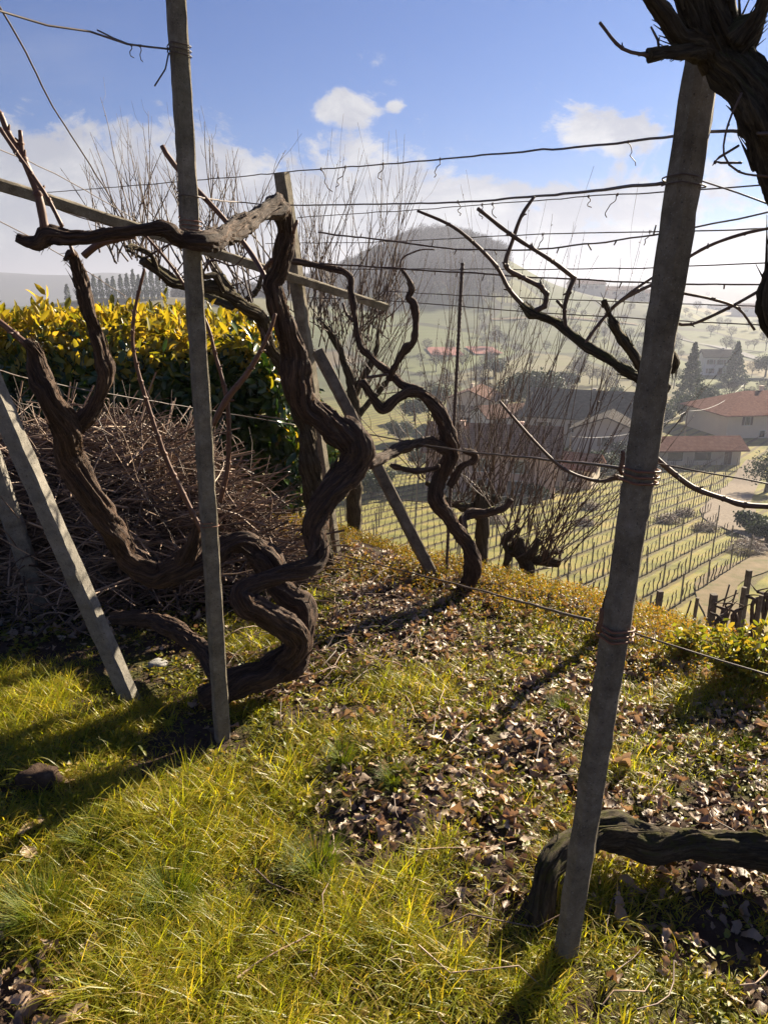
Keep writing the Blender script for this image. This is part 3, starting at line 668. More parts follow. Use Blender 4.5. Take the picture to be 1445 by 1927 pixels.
wire([(1262, 341, 1.45), (1060, 366, 2.1), (860, 380, 2.9), (700, 384, 3.6), (545, 386, 4.2), (440, 380, 4.5), (340, 366, 2.35)], 2.2, 'thick twisted trellis wire under the highest one, tied to the right post', (860,))
wire([(1325, 342, 1.45), (1390, 365, 1.35), (1480, 398, 1.25)], 2, 'short thick wire running right from the tie on the right post')
wire([(1480, 344, 1.9), (1300, 357, 2.3), (1100, 370, 2.9), (900, 386, 3.6), (560, 410, 4.4)], 1.3, 'thin wire with dried tendrils just below the thick twisted one', (1160, 1105, 925, 905))
wire([(1480, 428, 2.4), (1300, 434, 2.7), (1040, 440, 3.3), (720, 455, 4.4), (500, 458, 5.4)], 1.2, 'thin straight wire below the pale lower clouds', (1222, 1020))
def tied_cane(lst, label):
    p, r = trace([(q[0], q[1], 1.7, q[2]) for q in lst]); bb = Buf(); tube(bb, p, r, 6, .05, .05, 0, .1, .003)
    Pp, Rr = catmull(p, r, .13)
    for k in range(1, len(Pp)):
        a = Vector(Pp[k]); up = random.choice((-1, -1, 1)); tube(bb, [tuple(a), tuple(a+Vector((random.uniform(-.012, .012), 0, up*random.uniform(.012, .028))))], [.0028, .0022], 5, .01)
    tag(bb.build('fruiting_cane', M['twig'], None, True, p[0]), label, 'vine cane', 'long canes tied along the wires')
tied_cane([(1480, 392, 1.9), (1300, 428, 2.1), (1160, 452, 2.4), (1000, 470, 2.8), (860, 468, 3.1), (720, 452, 3.5), (600, 438, 3.9)], 'long stubby cane tied along the wires in front of the pale sky')
tied_cane([(1480, 535, 2.2), (1250, 534, 2.5), (1020, 522, 2.9), (860, 512, 3.3), (700, 502, 3.7), (600, 496, 4.0)], 'long stubby cane tied level with the far hill, lower of the two')
wire([(1480, 493, 2.6), (1150, 505, 3.1), (900, 507, 3.7), (640, 506, 4.4)], 1.3, 'wire crossing level with the shoulder of the wooded hill')
wire([(1480, 577, 2.8), (1100, 566, 3.4), (720, 548, 4.4)], 1.2, 'wire crossing in front of the distant ridge farmhouse')
wire([(1480, 614, 2.8), (1100, 594, 3.4), (720, 566, 4.4), (560, 560, 5)], 1.2, 'lowest wire of the upper set, crossing the far meadow')
wire([(1165, 880, 1.45), (1000, 862, 2.3), (850, 846, 3.4), (680, 815, 4.0), (480, 780, 4.6)], 2.0, 'middle height wire from the rusty hook to the second vine')
wire([(1225, 868, 1.42), (1330, 890, 1.35), (1480, 918, 1.25)], 2.0, 'middle height wire running right from the right post')
wire([(1110, 1168, 1.45), (1000, 1138, 2.0), (860, 1100, 3.0), (640, 1045, 4.2), (560, 1025, 4.5)], 2.0, 'low wire running close above the ground to the twisted vine')
wire([(1190, 1190, 1.42), (1300, 1226, 1.35), (1480, 1282, 1.2)], 2.2, 'low wire running right from the lowest tie of the right post')
wire([(318, 92, 2.3), (240, 84, 2.2), (170, 60, 2.1), (90, 48, 2.0), (0, 22, 1.9), (-60, 5, 1.8)], 2.4, 'twisted wire leaving the top of the front post to the left', (262, 245))
wire([(250, 84, 2.2), (215, 70, 2.2), (183, 55, 2.2)], 2.0, 'short loose end of the twisted wire beside the front post')
wire([(318, 100, 2.3), (312, 130, 2.28), (292, 163, 2.25)], 1.8, 'hanging wire end below the top tie of the front post')
wire([(-20, -20, 2.0), (40, 80, 2.2), (100, 200, 2.6), (170, 310, 3.0), (240, 420, 3.6)], 2.0, 'dark double wire slanting down across the upper left sky')
wire([(-40, 265, 3.0), (120, 335, 3.6), (300, 440, 4.4)], 1.1, 'thin wire slanting down behind the pale crossbeam at left')
wire([(-40, 395, 2.8), (100, 470, 3.3), (240, 560, 4.0)], 1.1, 'thin wire slanting from the left edge to the yellow hedge')
wire([(-30, 690, 2.6), (130, 728, 3.2), (380, 770, 4.2), (560, 800, 4.6)], 1.2, 'thin wire crossing in front of the dark hedge side')

# ------------------------------------------------------------------ laurel hedge
def leaf_cloud(n, pos, nrm, L, W, buf, droop=.3, fold=.25):
    """n simple pointed leaves (6 verts) with normals near nrm"""
    pos = np.asarray(pos, float); nrm = np.asarray(nrm, float)
    nrm = nrm+rng.normal(0, .55, (n, 3)); nrm /= np.linalg.norm(nrm, axis=1)[:, None]
    d = rng.normal(0, 1, (n, 3)); d[:, 2] += droop; d = d-nrm*(d*nrm).sum(1)[:, None]; d /= np.linalg.norm(d, axis=1)[:, None]+1e-9
    s = np.cross(nrm, d); L = np.broadcast_to(L, (n,))[:, None]*rng.uniform(.7, 1.25, (n, 1)); W = np.broadcast_to(W, (n,))[:, None]*rng.uniform(.8, 1.2, (n, 1))
    cv_ = rng.uniform(-.25, .1, (n, 1))
    pts = [pos, pos+d*L*.35+s*W*.5+nrm*fold*W, pos+d*L*.75+s*W*.42+nrm*(fold*W+cv_*L*.6), pos+d*L+nrm*cv_*L, pos+d*L*.75-s*W*.42+nrm*(fold*W+cv_*L*.6), pos+d*L*.35-s*W*.5+nrm*fold*W,
           pos+d*L*.35, pos+d*L*.75+nrm*cv_*L*.5]
    v = np.stack(pts, 1).reshape(-1, 3); o = np.arange(n)[:, None]*8
    q = np.concatenate([o+np.array([[1, 2, 7, 6]]), o+np.array([[6, 7, 4, 5]])]); tr = np.concatenate([o+np.array([[0, 1, 6]]), o+np.array([[0, 6, 5]]), o+np.array([[2, 3, 7]]), o+np.array([[7, 3, 4]])])
    buf.add(v, q, tr)
# hedge: runs from the left edge, rounded end near the tall post
HX0, HX1 = -5.2, -.95
def hedge_surface(n):
    s = rng.uniform(0, 1, n); x = HX0+(HX1+.25-HX0)*s
    a = rng.uniform(0, 1, n)       # 0 bottom front -> .55 top edge -> 1 back
    y0, y1 = 5.0, 6.7; top = 1.31+.07*fbm(x*1.3, 3.3, 0, 2)
    endk = sstep(-1.6, HX1+.25, x)
    z = np.where(a < .52, a/.52*top, np.where(a < .88, top, top*(1-(a-.88)/.12)))
    y = np.where(a < .52, y0, np.where(a < .88, y0+(a-.52)/.36*(y1-y0), y1))
    nr = np.stack([np.zeros(n), np.where(a < .52, -1., np.where(a < .88, 0, 1.)), np.where((a > .49) & (a < .9), 1., .15)], 1)
    # round the front top edge and the end
    k = np.exp(-((a-.52)/.05)**2); y = y+.16*k; z = z-.10*k
    z = z*(1-.38*endk**2*sstep(.35, .6, a)); y = y+.35*endk*(a < .52)
    off = .07*fbm(x*3, z*3, y*3, 3)
    y = y+off*np.where(a < .52, 1, 0); z = z+off*((a > .5) & (a < .88))
    return np.stack([x, y, z], 1), nr
hd = empty('laurel_hedge', (-2.6, 5.8, 0), 'dense clipped laurel hedge with golden sunlit top and dark green side', 'hedge')
b1, b2 = Buf(), Buf()
n = 21000; p_, n_ = hedge_surface(n); p_ += rng.normal(0, .035, p_.shape)
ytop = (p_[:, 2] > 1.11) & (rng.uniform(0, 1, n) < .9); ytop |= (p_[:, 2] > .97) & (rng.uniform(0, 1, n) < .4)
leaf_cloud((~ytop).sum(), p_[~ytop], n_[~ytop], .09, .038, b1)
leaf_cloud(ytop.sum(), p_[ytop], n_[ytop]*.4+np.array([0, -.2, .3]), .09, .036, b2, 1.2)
# end face
n = 4200; a_ = rng.uniform(0, 1, n); zz_ = a_*1.28; yy_ = rng.uniform(5.1, 6.9, n); xx_ = HX1+.2-.25*a_**2+.1*fbm(yy_*3, zz_*3, 4, 3)+rng.normal(0, .04, n)+.22*np.exp(-((a_-.3)/.3)**2)
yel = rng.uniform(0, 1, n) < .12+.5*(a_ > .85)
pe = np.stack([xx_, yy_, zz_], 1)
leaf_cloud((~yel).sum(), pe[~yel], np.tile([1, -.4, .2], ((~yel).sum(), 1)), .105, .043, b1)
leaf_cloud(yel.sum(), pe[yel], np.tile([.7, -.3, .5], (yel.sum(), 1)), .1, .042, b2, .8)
# young shoots standing above the top
for k in range(150):
    x = random.uniform(HX0, HX1-.15); y = random.uniform(5.15, 6.5); hz = 1.28+.07*float(fbm(x*1.3, 3.3, 0, 2)); hh = random.uniform(.05, .17)+(.1 if random.random() < .1 else 0)
    m = 9; zc = hz+np.linspace(-.03, hh, m); q = np.stack([np.full(m, x)+rng.normal(0, .012, m), np.full(m, y)+rng.normal(0, .012, m), zc], 1)
    leaf_cloud(m, q, rng.normal(0, 1, (m, 3))*[1, 1, .3], .10, .036, b2, 2.2)
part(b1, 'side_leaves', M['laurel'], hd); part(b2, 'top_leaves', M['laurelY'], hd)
b3 = Buf()
cx = np.linspace(HX0, HX1-.15, 60)
for x0_, x1_ in zip(cx[:-1], cx[1:]):
    pass
Xc, Tc = np.meshgrid(cx, np.linspace(0, 1, 26))
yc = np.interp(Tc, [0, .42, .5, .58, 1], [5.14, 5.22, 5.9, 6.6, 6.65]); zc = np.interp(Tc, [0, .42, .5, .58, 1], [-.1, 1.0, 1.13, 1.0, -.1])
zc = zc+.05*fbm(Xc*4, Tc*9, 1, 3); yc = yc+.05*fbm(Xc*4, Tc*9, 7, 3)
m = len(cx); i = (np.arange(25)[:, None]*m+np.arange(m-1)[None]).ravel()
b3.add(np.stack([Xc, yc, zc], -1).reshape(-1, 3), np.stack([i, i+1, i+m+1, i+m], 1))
part(b3, 'shade_core', material('hedge_inner_shade', m_var([(.3, (.012, .014, .006)), (.7, (.03, .03, .012))], 12, 0), 1, 0), hd)  # lumpy shell without branches; near-black colour stands in for the hedge's inner shade

# ------------------------------------------------------------------ brush pile
def sticks(buf, n, cen, dirs, ln, rad, bend=.08, seg=5):
    """vectorised bent sticks: 4 rings"""
    K = 5; tt = np.linspace(-.5, .5, K)
    dirs = dirs/np.linalg.norm(dirs, axis=1)[:, None]
    a = np.cross(dirs, rng.normal(0, 1, (n, 3))); a /= np.linalg.norm(a, axis=1)[:, None]; b_ = np.cross(dirs, a)
    bd = rng.normal(0, bend, (n, 1)); bd2 = rng.normal(0, bend*.5, (n, 1))
    th = np.linspace(0, 2*np.pi, seg, endpoint=False); V = []
    for j, q in enumerate(tt):
        c = cen+dirs*(ln*q)[:, None]+a*ln[:, None]*bd*(1-4*q*q)+b_*ln[:, None]*bd2*math.sin(q*9)
        r = (rad*(1-.45*(q+.5))*(1+.25*rng.normal(0, .5, n)))[:, None]
        for h in th: V.append(c+r*(math.cos(h)*a+math.sin(h)*b_))
    V = np.stack(V, 1); o = np.arange(n)[:, None]*(K*seg)
    fs = [[j*seg+k, j*seg+(k+1) % seg, (j+1)*seg+(k+1) % seg, (j+1)*seg+k] for j in range(K-1) for k in range(seg)]
    Q = (o[:, None, :]+np.array(fs)[None]).reshape(-1, 4)
    buf.add(V.reshape(-1, 3), Q)
bb = Buf()
n = 5200
u = rng.normal(0, 1, (n, 3)); u /= np.linalg.norm(u, axis=1)[:, None]; u[:, 2] = np.abs(u[:, 2])
rad_ = rng.uniform(.25, 1, n)**.45
cen = np.stack([-1.6+1.1*u[:, 0]*rad_, 4.0+.62*u[:, 1]*rad_, .02+.86*u[:, 2]*rad_], 1)
cen[:, 2] *= 1-.6*sstep(-1.35, -.4, cen[:, 0]); 
dr_ = rng.normal(0, 1, (n, 3))*[1.2, .7, .38]; dr_[:, 2] += .15*rng.normal(0, 1, n)
sticks(bb, n, cen, dr_, rng.uniform(.18, .85, n), rng.uniform(.0022, .0062, n)*1.0, .07)
n = 260   # ends sticking out
th_ = rng.uniform(0, np.pi, n); cen = np.stack([-1.6+1.08*np.cos(th_), rng.normal(3.75, .25, n), .05+.84*np.sin(th_)], 1)
dr_ = np.stack([np.cos(th_)+rng.normal(0, .8, n), rng.normal(0, .5, n), np.abs(rng.normal(.6, .4, n))], 1)
sticks(bb, n, cen, dr_, rng.uniform(.2, .5, n), rng.uniform(.002, .004, n), .08)
tag(bb.build('brush_pile', M['stick'], None, True, (-1.35, 4.0, 0)), 'waist high heap of reddish cut vine canes in front of the hedge', 'brush pile', kind='stuff')
bb = Buf(); n = 430
q = [G(random.uniform(430, 760), random.uniform(1060, 1290)) for _ in range(260)]+[G(random.uniform(-20, 300), random.uniform(1080, 1200)) for _ in range(110)]+[G(random.uniform(500, 1440), random.uniform(1200, 1900)) for _ in range(60)]
cen = np.array(q)+[0, 0, .012]; dr_ = rng.normal(0, 1, (n, 3))*[1, 1, .12]
sticks(bb, n, cen+np.abs(rng.normal(0, .02, (n, 1)))*[0, 0, 1], dr_, rng.uniform(.06, .34, n), rng.uniform(.0014, .0034, n), .1)
tag(bb.build('fallen_twigs', M['stick']), 'thin pruned twigs scattered over the leaf litter', kind='stuff')

# ------------------------------------------------------------------ bare fruit trees with upright shoots
def shoots_tree(name, base, label, heads, n_sh, lean, hgt, trunk, group, r0=.0075, spread=.5, dens=.5):
    e = empty(name, base, label, 'tree', group); tb, sb = Buf(), Buf()
    for lst in trunk: tube(tb, lst[0], lst[1], 14, .04, .3, 6, .16, .015)
    for k in range(n_sh):
        hx, hy, hz, jr = heads[k % len(heads)]
        s0 = Vector((hx+random.gauss(0, jr), hy+random.gauss(0, jr), hz+random.gauss(0, jr*.5)))
        az = random.uniform(0, 2*math.pi); tilt = abs(random.gauss(0, spread))
        d = Vector((math.cos(az)*math.sin(tilt)+lean[0], math.sin(az)*math.sin(tilt)*.7+lean[1], math.cos(tilt))).normalized()
        L = hgt*random.uniform(.4, 1.05)*(1-.25*min(1, tilt)); pts = [s0]; cur = s0; dd = d.copy()
        m = 6
        for j in range(m):
            dd = (dd+Vector((random.gauss(0, .06), random.gauss(0, .05), .035))).normalized(); cur = cur+dd*L/m; pts.append(cur)
        rr_ = [r0*(1-.78*j/m)*random.uniform(.9, 1.1) for j in range(m+1)]
        tube(sb, [tuple(q) for q in pts], rr_, 5, .05, 0, 0, .22)
        for j in range(1, m+1):
            if random.random() < dens:
                a = pts[j-1].lerp(pts[j], random.random()); sd2 = Vector((random.gauss(0, 1), random.gauss(0, 1), .7)).normalized()
                l2 = L*random.uniform(.08, .32); tube(sb, [tuple(a), tuple(a+(dd*.5+sd2*.6)*l2*.5), tuple(a+(dd*.75+sd2*.45)*l2)], [rr_[j]*.75, rr_[j]*.6, .0012], 4, .05, 0, 0, .2)
        # buds
        for j in range(m):
            for q in (.3, .8):
                a = pts[j].lerp(pts[j+1], q); sd2 = Vector((random.gauss(0, 1), random.gauss(0, 1), .8)).normalized()
                tube(sb, [tuple(a), tuple(a+sd2*.012)], [.0032, .0016], 4, .02)
    part(tb, 'trunk', M['bark2'], e); part(sb, 'crown', M['twig'], e); return e
TG = 'bare pruned trees with upright shoots'
def tr(*pts): return ([tuple(p[:3]) for p in pts], [p[3] for p in pts])
zb = h1(-1.1, 7.6)
A0 = P(470, 640, 7.5)
shoots_tree('fruit_tree', (-1.1, 7.6, zb), 'bare fruit tree behind the hedge, wide spray of shoots at left', [tuple(P(330, 500, 7.6))+(.25,), tuple(P(420, 480, 7.4))+(.22,), tuple(P(240, 480, 7.7))+(.15,), tuple(P(480, 560, 7.3))+(.2,)], 84, (-.05, 0, 0), 1.35,
  [tr((-1.1, 7.6, zb-.2, .09), (-1.15, 7.55, .9, .07), (*P(440, 560, 7.5), .045), (*P(400, 490, 7.5), .03), (*P(420, 440, 7.4), .02)), tr((*P(440, 580, 7.5), .04), (*P(350, 540, 7.6), .03), (*P(300, 500, 7.6), .022), (*P(240, 470, 7.7), .014)), tr((*P(440, 580, 7.5), .035), (*P(480, 550, 7.4), .025), (*P(500, 500, 7.3), .015))], TG, .0085, .55, .7)
bx = P(660, 760, 7.6); zb = h1(bx.x, 7.6)
shoots_tree('fruit_tree', (bx.x, 7.6, zb), 'bare fruit tree just right of the tall leaning post, upright shoots', [tuple(P(655, 640, 7.6))+(.18,), tuple(P(600, 600, 7.5))+(.16,), tuple(P(700, 620, 7.6))+(.14,), tuple(P(690, 740, 7.6))+(.15,)], 110, (.16, 0, 0), 1.7,
  [tr((bx.x, 7.6, zb-.2, .09), (*P(668, 830, 7.6), .07), (*P(665, 740, 7.6), .05), (*P(640, 660, 7.6), .035), (*P(600, 600, 7.5), .02)), tr((*P(665, 745, 7.6), .04), (*P(700, 680, 7.6), .03), (*P(715, 620, 7.6), .018)), tr((*P(667, 790, 7.6), .035), (*P(720, 730, 7.6), .025), (*P(750, 690, 7.6), .014))], TG, .0065, .52, .9)
bx = P(985, 1085, 5.0); zb = h1(bx.x, 5.0)
shoots_tree('pollard_willow', (bx.x, 5.0, zb), 'pollarded willow at the terrace edge, fan of long reddish shoots', [tuple(P(985, 1040, 5.0))+(.05,), tuple(P(1020, 1050, 5.0))+(.05,), tuple(P(955, 1030, 5.0))+(.05,), tuple(P(1040, 1060, 4.95))+(.04,)], 56, (.26, 0, 0), 2.3,
  [tr((bx.x-.02, 5.0, zb-.2, .05), (*P(990, 1085, 5.0), .045), (*P(985, 1055, 5.0), .05), (*P(975, 1032, 5.0), .055), (*P(978, 1012, 5.0), .02)), tr((*P(985, 1050, 5.0), .045), (*P(1020, 1052, 5.0), .036), (*P(1050, 1062, 4.95), .03)), tr((*P(948, 1100, 5.05), .028), (*P(955, 1050, 5.0), .026), (*P(952, 1020, 5.0), .022), (*P(975, 990, 5.0), .016)), tr((*P(985, 1045, 5), .04), (*P(955, 1036, 5), .03)), tr((*P(990, 1050, 5), .035), (*P(1008, 1028, 4.95), .03), (*P(1012, 1012, 4.95), .02)), tr((*P(1020, 1052, 5.0), .03), (*P(1038, 1040, 5.05), .024), (*P(1060, 1038, 5.1), .014))], TG, .0046, .62, .3)
bx = P(905, 1000, 6.2); zb = h1(bx.x, 6.2)
shoots_tree('pollard_willow', (bx.x, 6.2, zb), 'pollarded willow behind the second vine, shoots up past the far hill', [tuple(P(905, 945, 6.2))+(.07,), tuple(P(870, 940, 6.2))+(.06,), tuple(P(940, 935, 6.2))+(.06,), tuple(P(800, 900, 6.4))+(.06,)], 74, (.10, 0, 0), 2.5,
  [tr((bx.x, 6.2, zb-.2, .06), (*P(905, 1000, 6.2), .05), (*P(905, 955, 6.2), .055), (*P(910, 930, 6.2), .04)), tr((*P(905, 950, 6.2), .04), (*P(940, 940, 6.2), .03)), tr((*P(905, 955, 6.2), .04), (*P(850, 950, 6.2), .03), (*P(800, 905, 6.4), .02))], TG, .005, .5, .4)

# ------------------------------------------------------------------ foreground vegetation
def blades(buf, base, h, w, az, bend, lean):
    n = len(base); K = 4; tt = np.array([0, .35, .7, 1.0])
    dx = np.stack([np.cos(az), np.sin(az), np.zeros(n)], 1); sd_ = np.stack([-np.sin(az), np.cos(az), np.zeros(n)], 1)
    tw = rng.uniform(-1, 1, n)[:, None]; V = []
    for j, q in enumerate(tt):
        ang = lean+bend*q; zz2 = np.cos(ang*.75)*q; xx2 = np.sin(ang)*q
        c = base+dx*(h*xx2)[:, None]+np.array([0, 0, 1.])*(h*zz2)[:, None]
        ww = (w*(1-q**1.6)*.5)[:, None]; s = sd_*np.cos(tw*q*1.2)+dx*np.sin(tw*q*1.2)
        if j < 3: V += [c-s*ww, c+s*ww]
        else: V.append(c)
    V = np.stack(V, 1); o = np.arange(n)[:, None]*7
    Q = np.concatenate([o+np.array([[0, 1, 3, 2]]), o+np.array([[2, 3, 5, 4]])]); T_ = o+np.array([[4, 5, 6]])
    buf.add(V.reshape(-1, 3), Q, T_)
def gdens(x, y):
    """0..1 grass cover on the terrace"""
    nn = fbm(x*2.2+5, y*2.2, 2, 3); n2 = fbm(x*6, y*6, 9, 2)
    left = sstep(.35, -.35, x+.55*(y-1.9)*.6)*sstep(3.1, 2.5, y)
    front = sstep(2.15, 1.6, y-.25*(x < 0))*(1-.2*sstep(.6, .9, x))
    mid = .52*sstep(4.4, 3.2, y)*sstep(-1.2, -.4, x)
    corner = sstep(-.5, -.75, x+.25*(y-1.4))*sstep(1.75, 1.4, y)
    d = np.maximum(np.maximum(left, front), mid)*1.05+.85*nn*.75+.4*n2-.10
    return np.clip(d-.55*corner, 0, 1)
n = 62000
x = rng.uniform(-2.6, 2.4, n*2); y = rng.uniform(1.05, 4.6, n*2); 
keep = (np.abs(x) < .35+.62*y+.2) & (edge_dist(x, y) < .1); 
pr = gdens(x, y)*(.55+.45*sstep(4, 1.6, y)); keep &= rng.uniform(0, 1, len(x)) < pr**1.4
x, y = x[keep], y[keep]
# tufts: several blades from each root
sub = rng.uniform(0, 1, len(x)) < .42; x, y = x[sub], y[sub]
k = rng.integers(3, 18, len(x)); caz = rng.uniform(0, 2*np.pi, len(x)); x = np.repeat(x, k); y = np.repeat(y, k); caz = np.repeat(caz, k); m = len(x); ox, oy = rng.normal(0, .009, m), rng.normal(0, .009, m)
x = x+ox; y = y+oy; z = H(x, y)-.004
gd = gdens(x, y); hh = (.028+.085*gd*rng.uniform(.25, 1.35, m)**1.2)*(1+.35*fbm(x*3, y*3, 4, 2)); hh = np.clip(hh, .015, .15)
hh *= 1-.45*sstep(2.4, 3.6, y)*sstep(-.6, 0, x)
az = np.arctan2(oy, ox)+rng.normal(0, .7, m)+.5*np.sin(caz)
hh *= rng.uniform(.7, 1.05, m)
bb = Buf(); blades(bb, np.stack([x, y, z], 1), hh, rng.uniform(.0016, .0048, m), az, rng.uniform(.3, 2.4, m), rng.uniform(0, .9, m))
print('grass blades', m)
tag(bb.build('grass', M['grass'], None, True), 'yellow green grass covering the terrace floor', kind='stuff')

def tuft(px, py, label, n=260, hmax=.16, r=.03, mat='tuft'):
    g_ = G(px, py); bb = Buf(); a = rng.uniform(0, 2*np.pi, n); rr_ = r*np.sqrt(rng.uniform(0, 1, n))
    base = np.stack([rr_*np.cos(a), rr_*np.sin(a), np.full(n, -.005)], 1)
    blades(bb, base, hmax*rng.uniform(.45, 1.05, n), rng.uniform(.0014, .0024, n), a+rng.normal(0, .5, n), rng.uniform(.2, 1.1, n), rng.uniform(.05, .6, n)*rr_/r+.05)
    o = bb.build('grass_tuft', M[mat], None, True); o.location = g_; tag(o, label, 'grass tuft', 'dense dark tufts of fescue')
for q in [(742, 1468, 'small dark round tuft in the bare leafy patch, centre', 330, .085, .03), (645, 1432, 'dark tuft just left of the bare leafy patch', 330, .10, .025), (325, 1700, 'large spiky dark green tuft at the front left', 420, .15, .04),
          (75, 1725, 'spreading spiky tuft at the lower left edge', 420, .15, .05), (1060, 1330, 'low dark tuft left of the right post, middle distance', 300, .075, .04), (600, 1640, 'tall yellowish tuft in the front grass, centre', 380, .14, .045),
          (1395, 1400, 'small green tuft near the right edge', 250, .06, .04), (180, 1585, 'medium dark tuft behind the front left ones', 300, .11, .04)]:
    tuft(*q)
# weeds: small broad leaves
n = 52000; x = rng.uniform(-2.4, 2.4, n); y = rng.uniform(1.1, 5.2, n)
wd = .42+.8*fbm(x*3.1, y*3.1, 12, 3)-.15*sstep(1.6, 1.2, y); keep = (rng.uniform(0, 1, n) < wd*.8) & (np.abs(x) < .4+.62*y) & (edge_dist(x, y) < .3)
x, y = x[keep], y[keep]; n = len(x); bb = Buf()
leaf_cloud(n, np.stack([x, y, H(x, y)+rng.uniform(.002, .022, n)], 1), np.tile([0, 0, 1.], (n, 1)), .013, .007, bb, .2, .15)
n = 5200; x = rng.uniform(-2.2, 2.2, n); y = rng.uniform(1.1, 4.2, n); kp = (fbm(x*2.4, y*2.4, 51, 3) > .12) & (edge_dist(x, y) < 0); x, y = x[kp], y[kp]; n = len(x)
x = np.repeat(x, 4)+rng.normal(0, .012, n*4); y = np.repeat(y, 4)+rng.normal(0, .012, n*4); n *= 4
leaf_cloud(n, np.stack([x, y, H(x, y)+rng.uniform(.006, .03, n)], 1), np.tile([0, 0, 1.2], (n, 1)), .024, .012, bb, .3, .2)
tag(bb.build('low_weeds', M['weed'], None, True), 'low creeping weeds and clover between the grass', kind='stuff')

# fallen oak leaves
def oak(n, pos, size, lie=.25, cf=1.0):
    K = 9; tt = np.linspace(0, 1, K); wd = np.array([.03, .18, .16, .34, .27, .44, .36, .30, .06])
    a = rng.uniform(0, 2*np.pi, n); nrm = rng.normal(0, lie, (n, 3)); nrm[:, 2] = 1; nrm /= np.linalg.norm(nrm, axis=1)[:, None]
    d = np.stack([np.cos(a), np.sin(a), np.zeros(n)], 1); d -= nrm*(d*nrm).sum(1)[:, None]; d /= np.linalg.norm(d, axis=1)[:, None]; s = np.cross(nrm, d)
    size = size[:, None]; curl = rng.normal(.2, .8, (n, 1))*cf; cup = rng.normal(.5, .8, (n, 1))*cf; V = []
    for j, q in enumerate(tt):
        c = pos+d*size*(q-.5)+nrm*size*curl*((q-.5)**2)
        for sg in (-1, 0, 1):
            w_ = wd[j]*size*sg*rng.uniform(.75, 1.2, (n, 1))*.68
            V.append(c+s*w_+d*abs(sg)*size*.05*(1 if wd[j] > .3 else -1)+nrm*(cup*np.abs(w_)*.8+rng.normal(0, .03, (n, 1))*size))
    V = np.stack(V, 1); o = np.arange(n)[:, None]*(K*3)
    fs = [[j*3+k, j*3+k+1, (j+1)*3+k+1, (j+1)*3+k] for j in range(K-1) for k in (0, 1)]
    return V.reshape(-1, 3), (o[:, None]+np.array(fs)[None]).reshape(-1, 4)
n = 24000; x = rng.uniform(-2.4, 2.6, n); y = rng.uniform(1.1, 5.0, n)
cn_ = sstep(-.5, -.75, x+.25*(y-1.4))*sstep(1.75, 1.4, y)
ld = .30+.5*cn_+.85*sstep(-.5, .4, x)*sstep(1.5, 1.9, y)-.55*gdens(x, y)+.5*fbm(x*1.8, y*1.8, 33, 3)+.5*np.exp(-((x+.1)/.35)**2-((y-3.2)/.6)**2)
keep = (rng.uniform(0, 1, n) < ld) & (np.abs(x) < .4+.62*y) & (edge_dist(x, y) < .2)
x, y = x[keep], y[keep]; n = len(x); sz = rng.uniform(.018, .056, n)*np.where(rng.uniform(0, 1, n) < .12, 1.4, 1)
v, q = oak(n, np.stack([x, y, H(x, y)+.006+rng.uniform(0, .014, n)], 1), sz, .33)
print('leaves', n)
tag(Buf().add(v, q).build('fallen_leaves', M['litter'], None, True), 'dry curled oak leaves lying over the bare soil', kind='stuff')
for px, py, s_, lb in [(265, 1865, .11, 'large curled orange brown oak leaf at the bottom left'), (60, 1560, .12, 'large dark grey oak leaf at the left edge'), (120, 1475, .11, 'pale tan dry leaf beside the dark clump at left'), (45, 1290, .07, 'small pale lobed leaf in the grass left of the pale brace'),
                     (175, 1790, .10, 'brown wrinkled oak leaf near the lower left tuft'), (1180, 1670, .08, 'russet leaf at the foot of the right post'), (930, 1500, .06, 'dark oak leaf standing in the middle grass'), (60, 1620, .1, 'light brown leaf below the dark one at the left edge')]:
    g_ = G(px, py); v, q = oak(1, np.array([[0, 0, .02]]), np.array([s_*.8]), .2, .35)
    o = Buf().add(v, q).build('oak_leaf', M['litter'], None, True); o.location = g_
    sub = o.modifiers.new('sub', 'SUBSURF'); sub.levels = 2; sub.render_levels = 2
    tag(o, lb, 'fallen leaf', 'single large fallen leaves')
# clods and a stone
def stone(g_, s_, name, mat, label, cat, group=None):
    import bmesh
    bm = bmesh.new(); bmesh.ops.create_icosphere(bm, subdivisions=3, radius=1)
    sdx = random.random()*50
    for vt in bm.verts:
        f = 1+.28*float(fbm(vt.co.x*1.3+sdx, vt.co.y*1.3, vt.co.z*1.3, 3)); vt.co = Vector((vt.co.x*s_[0]*f, vt.co.y*s_[1]*f, vt.co.z*s_[2]*f))
    me = bpy.data.meshes.new(name); bm.to_mesh(me); bm.free(); me.materials.append(mat)
    for p in me.polygons: p.use_smooth = True
    o = bpy.data.objects.new(name, me); C.objects.link(o); o.location = g_; tag(o, label, cat, group); return o
stone(G(297, 1255)+Vector((0, 0, .01)), (.045, .035, .02), 'stone', M['stone'], 'pale grey flat stone under the vine root', 'stone')
stone(G(70, 1480)+Vector((0, 0, .02)), (.07, .05, .05), 'clod', M['ground'], 'dark lump of soil in the grass at the left edge', 'clod')
bb = Buf(); n = 9000; x = rng.uniform(-2, 2.4, n); y = rng.uniform(1.15, 4.2, n); kp = (rng.uniform(0, 1, n) > gdens(x, y)*1.6) & (edge_dist(x, y) < 0); x, y = x[kp], y[kp]; n = len(x)
oc = np.array([(1, 0, 0), (0, 1, 0), (-1, 0, 0), (0, -1, 0), (0, 0, 1), (0, 0, -1)], float); r_ = rng.uniform(.003, .014, n)*rng.uniform(.4, 1, n)
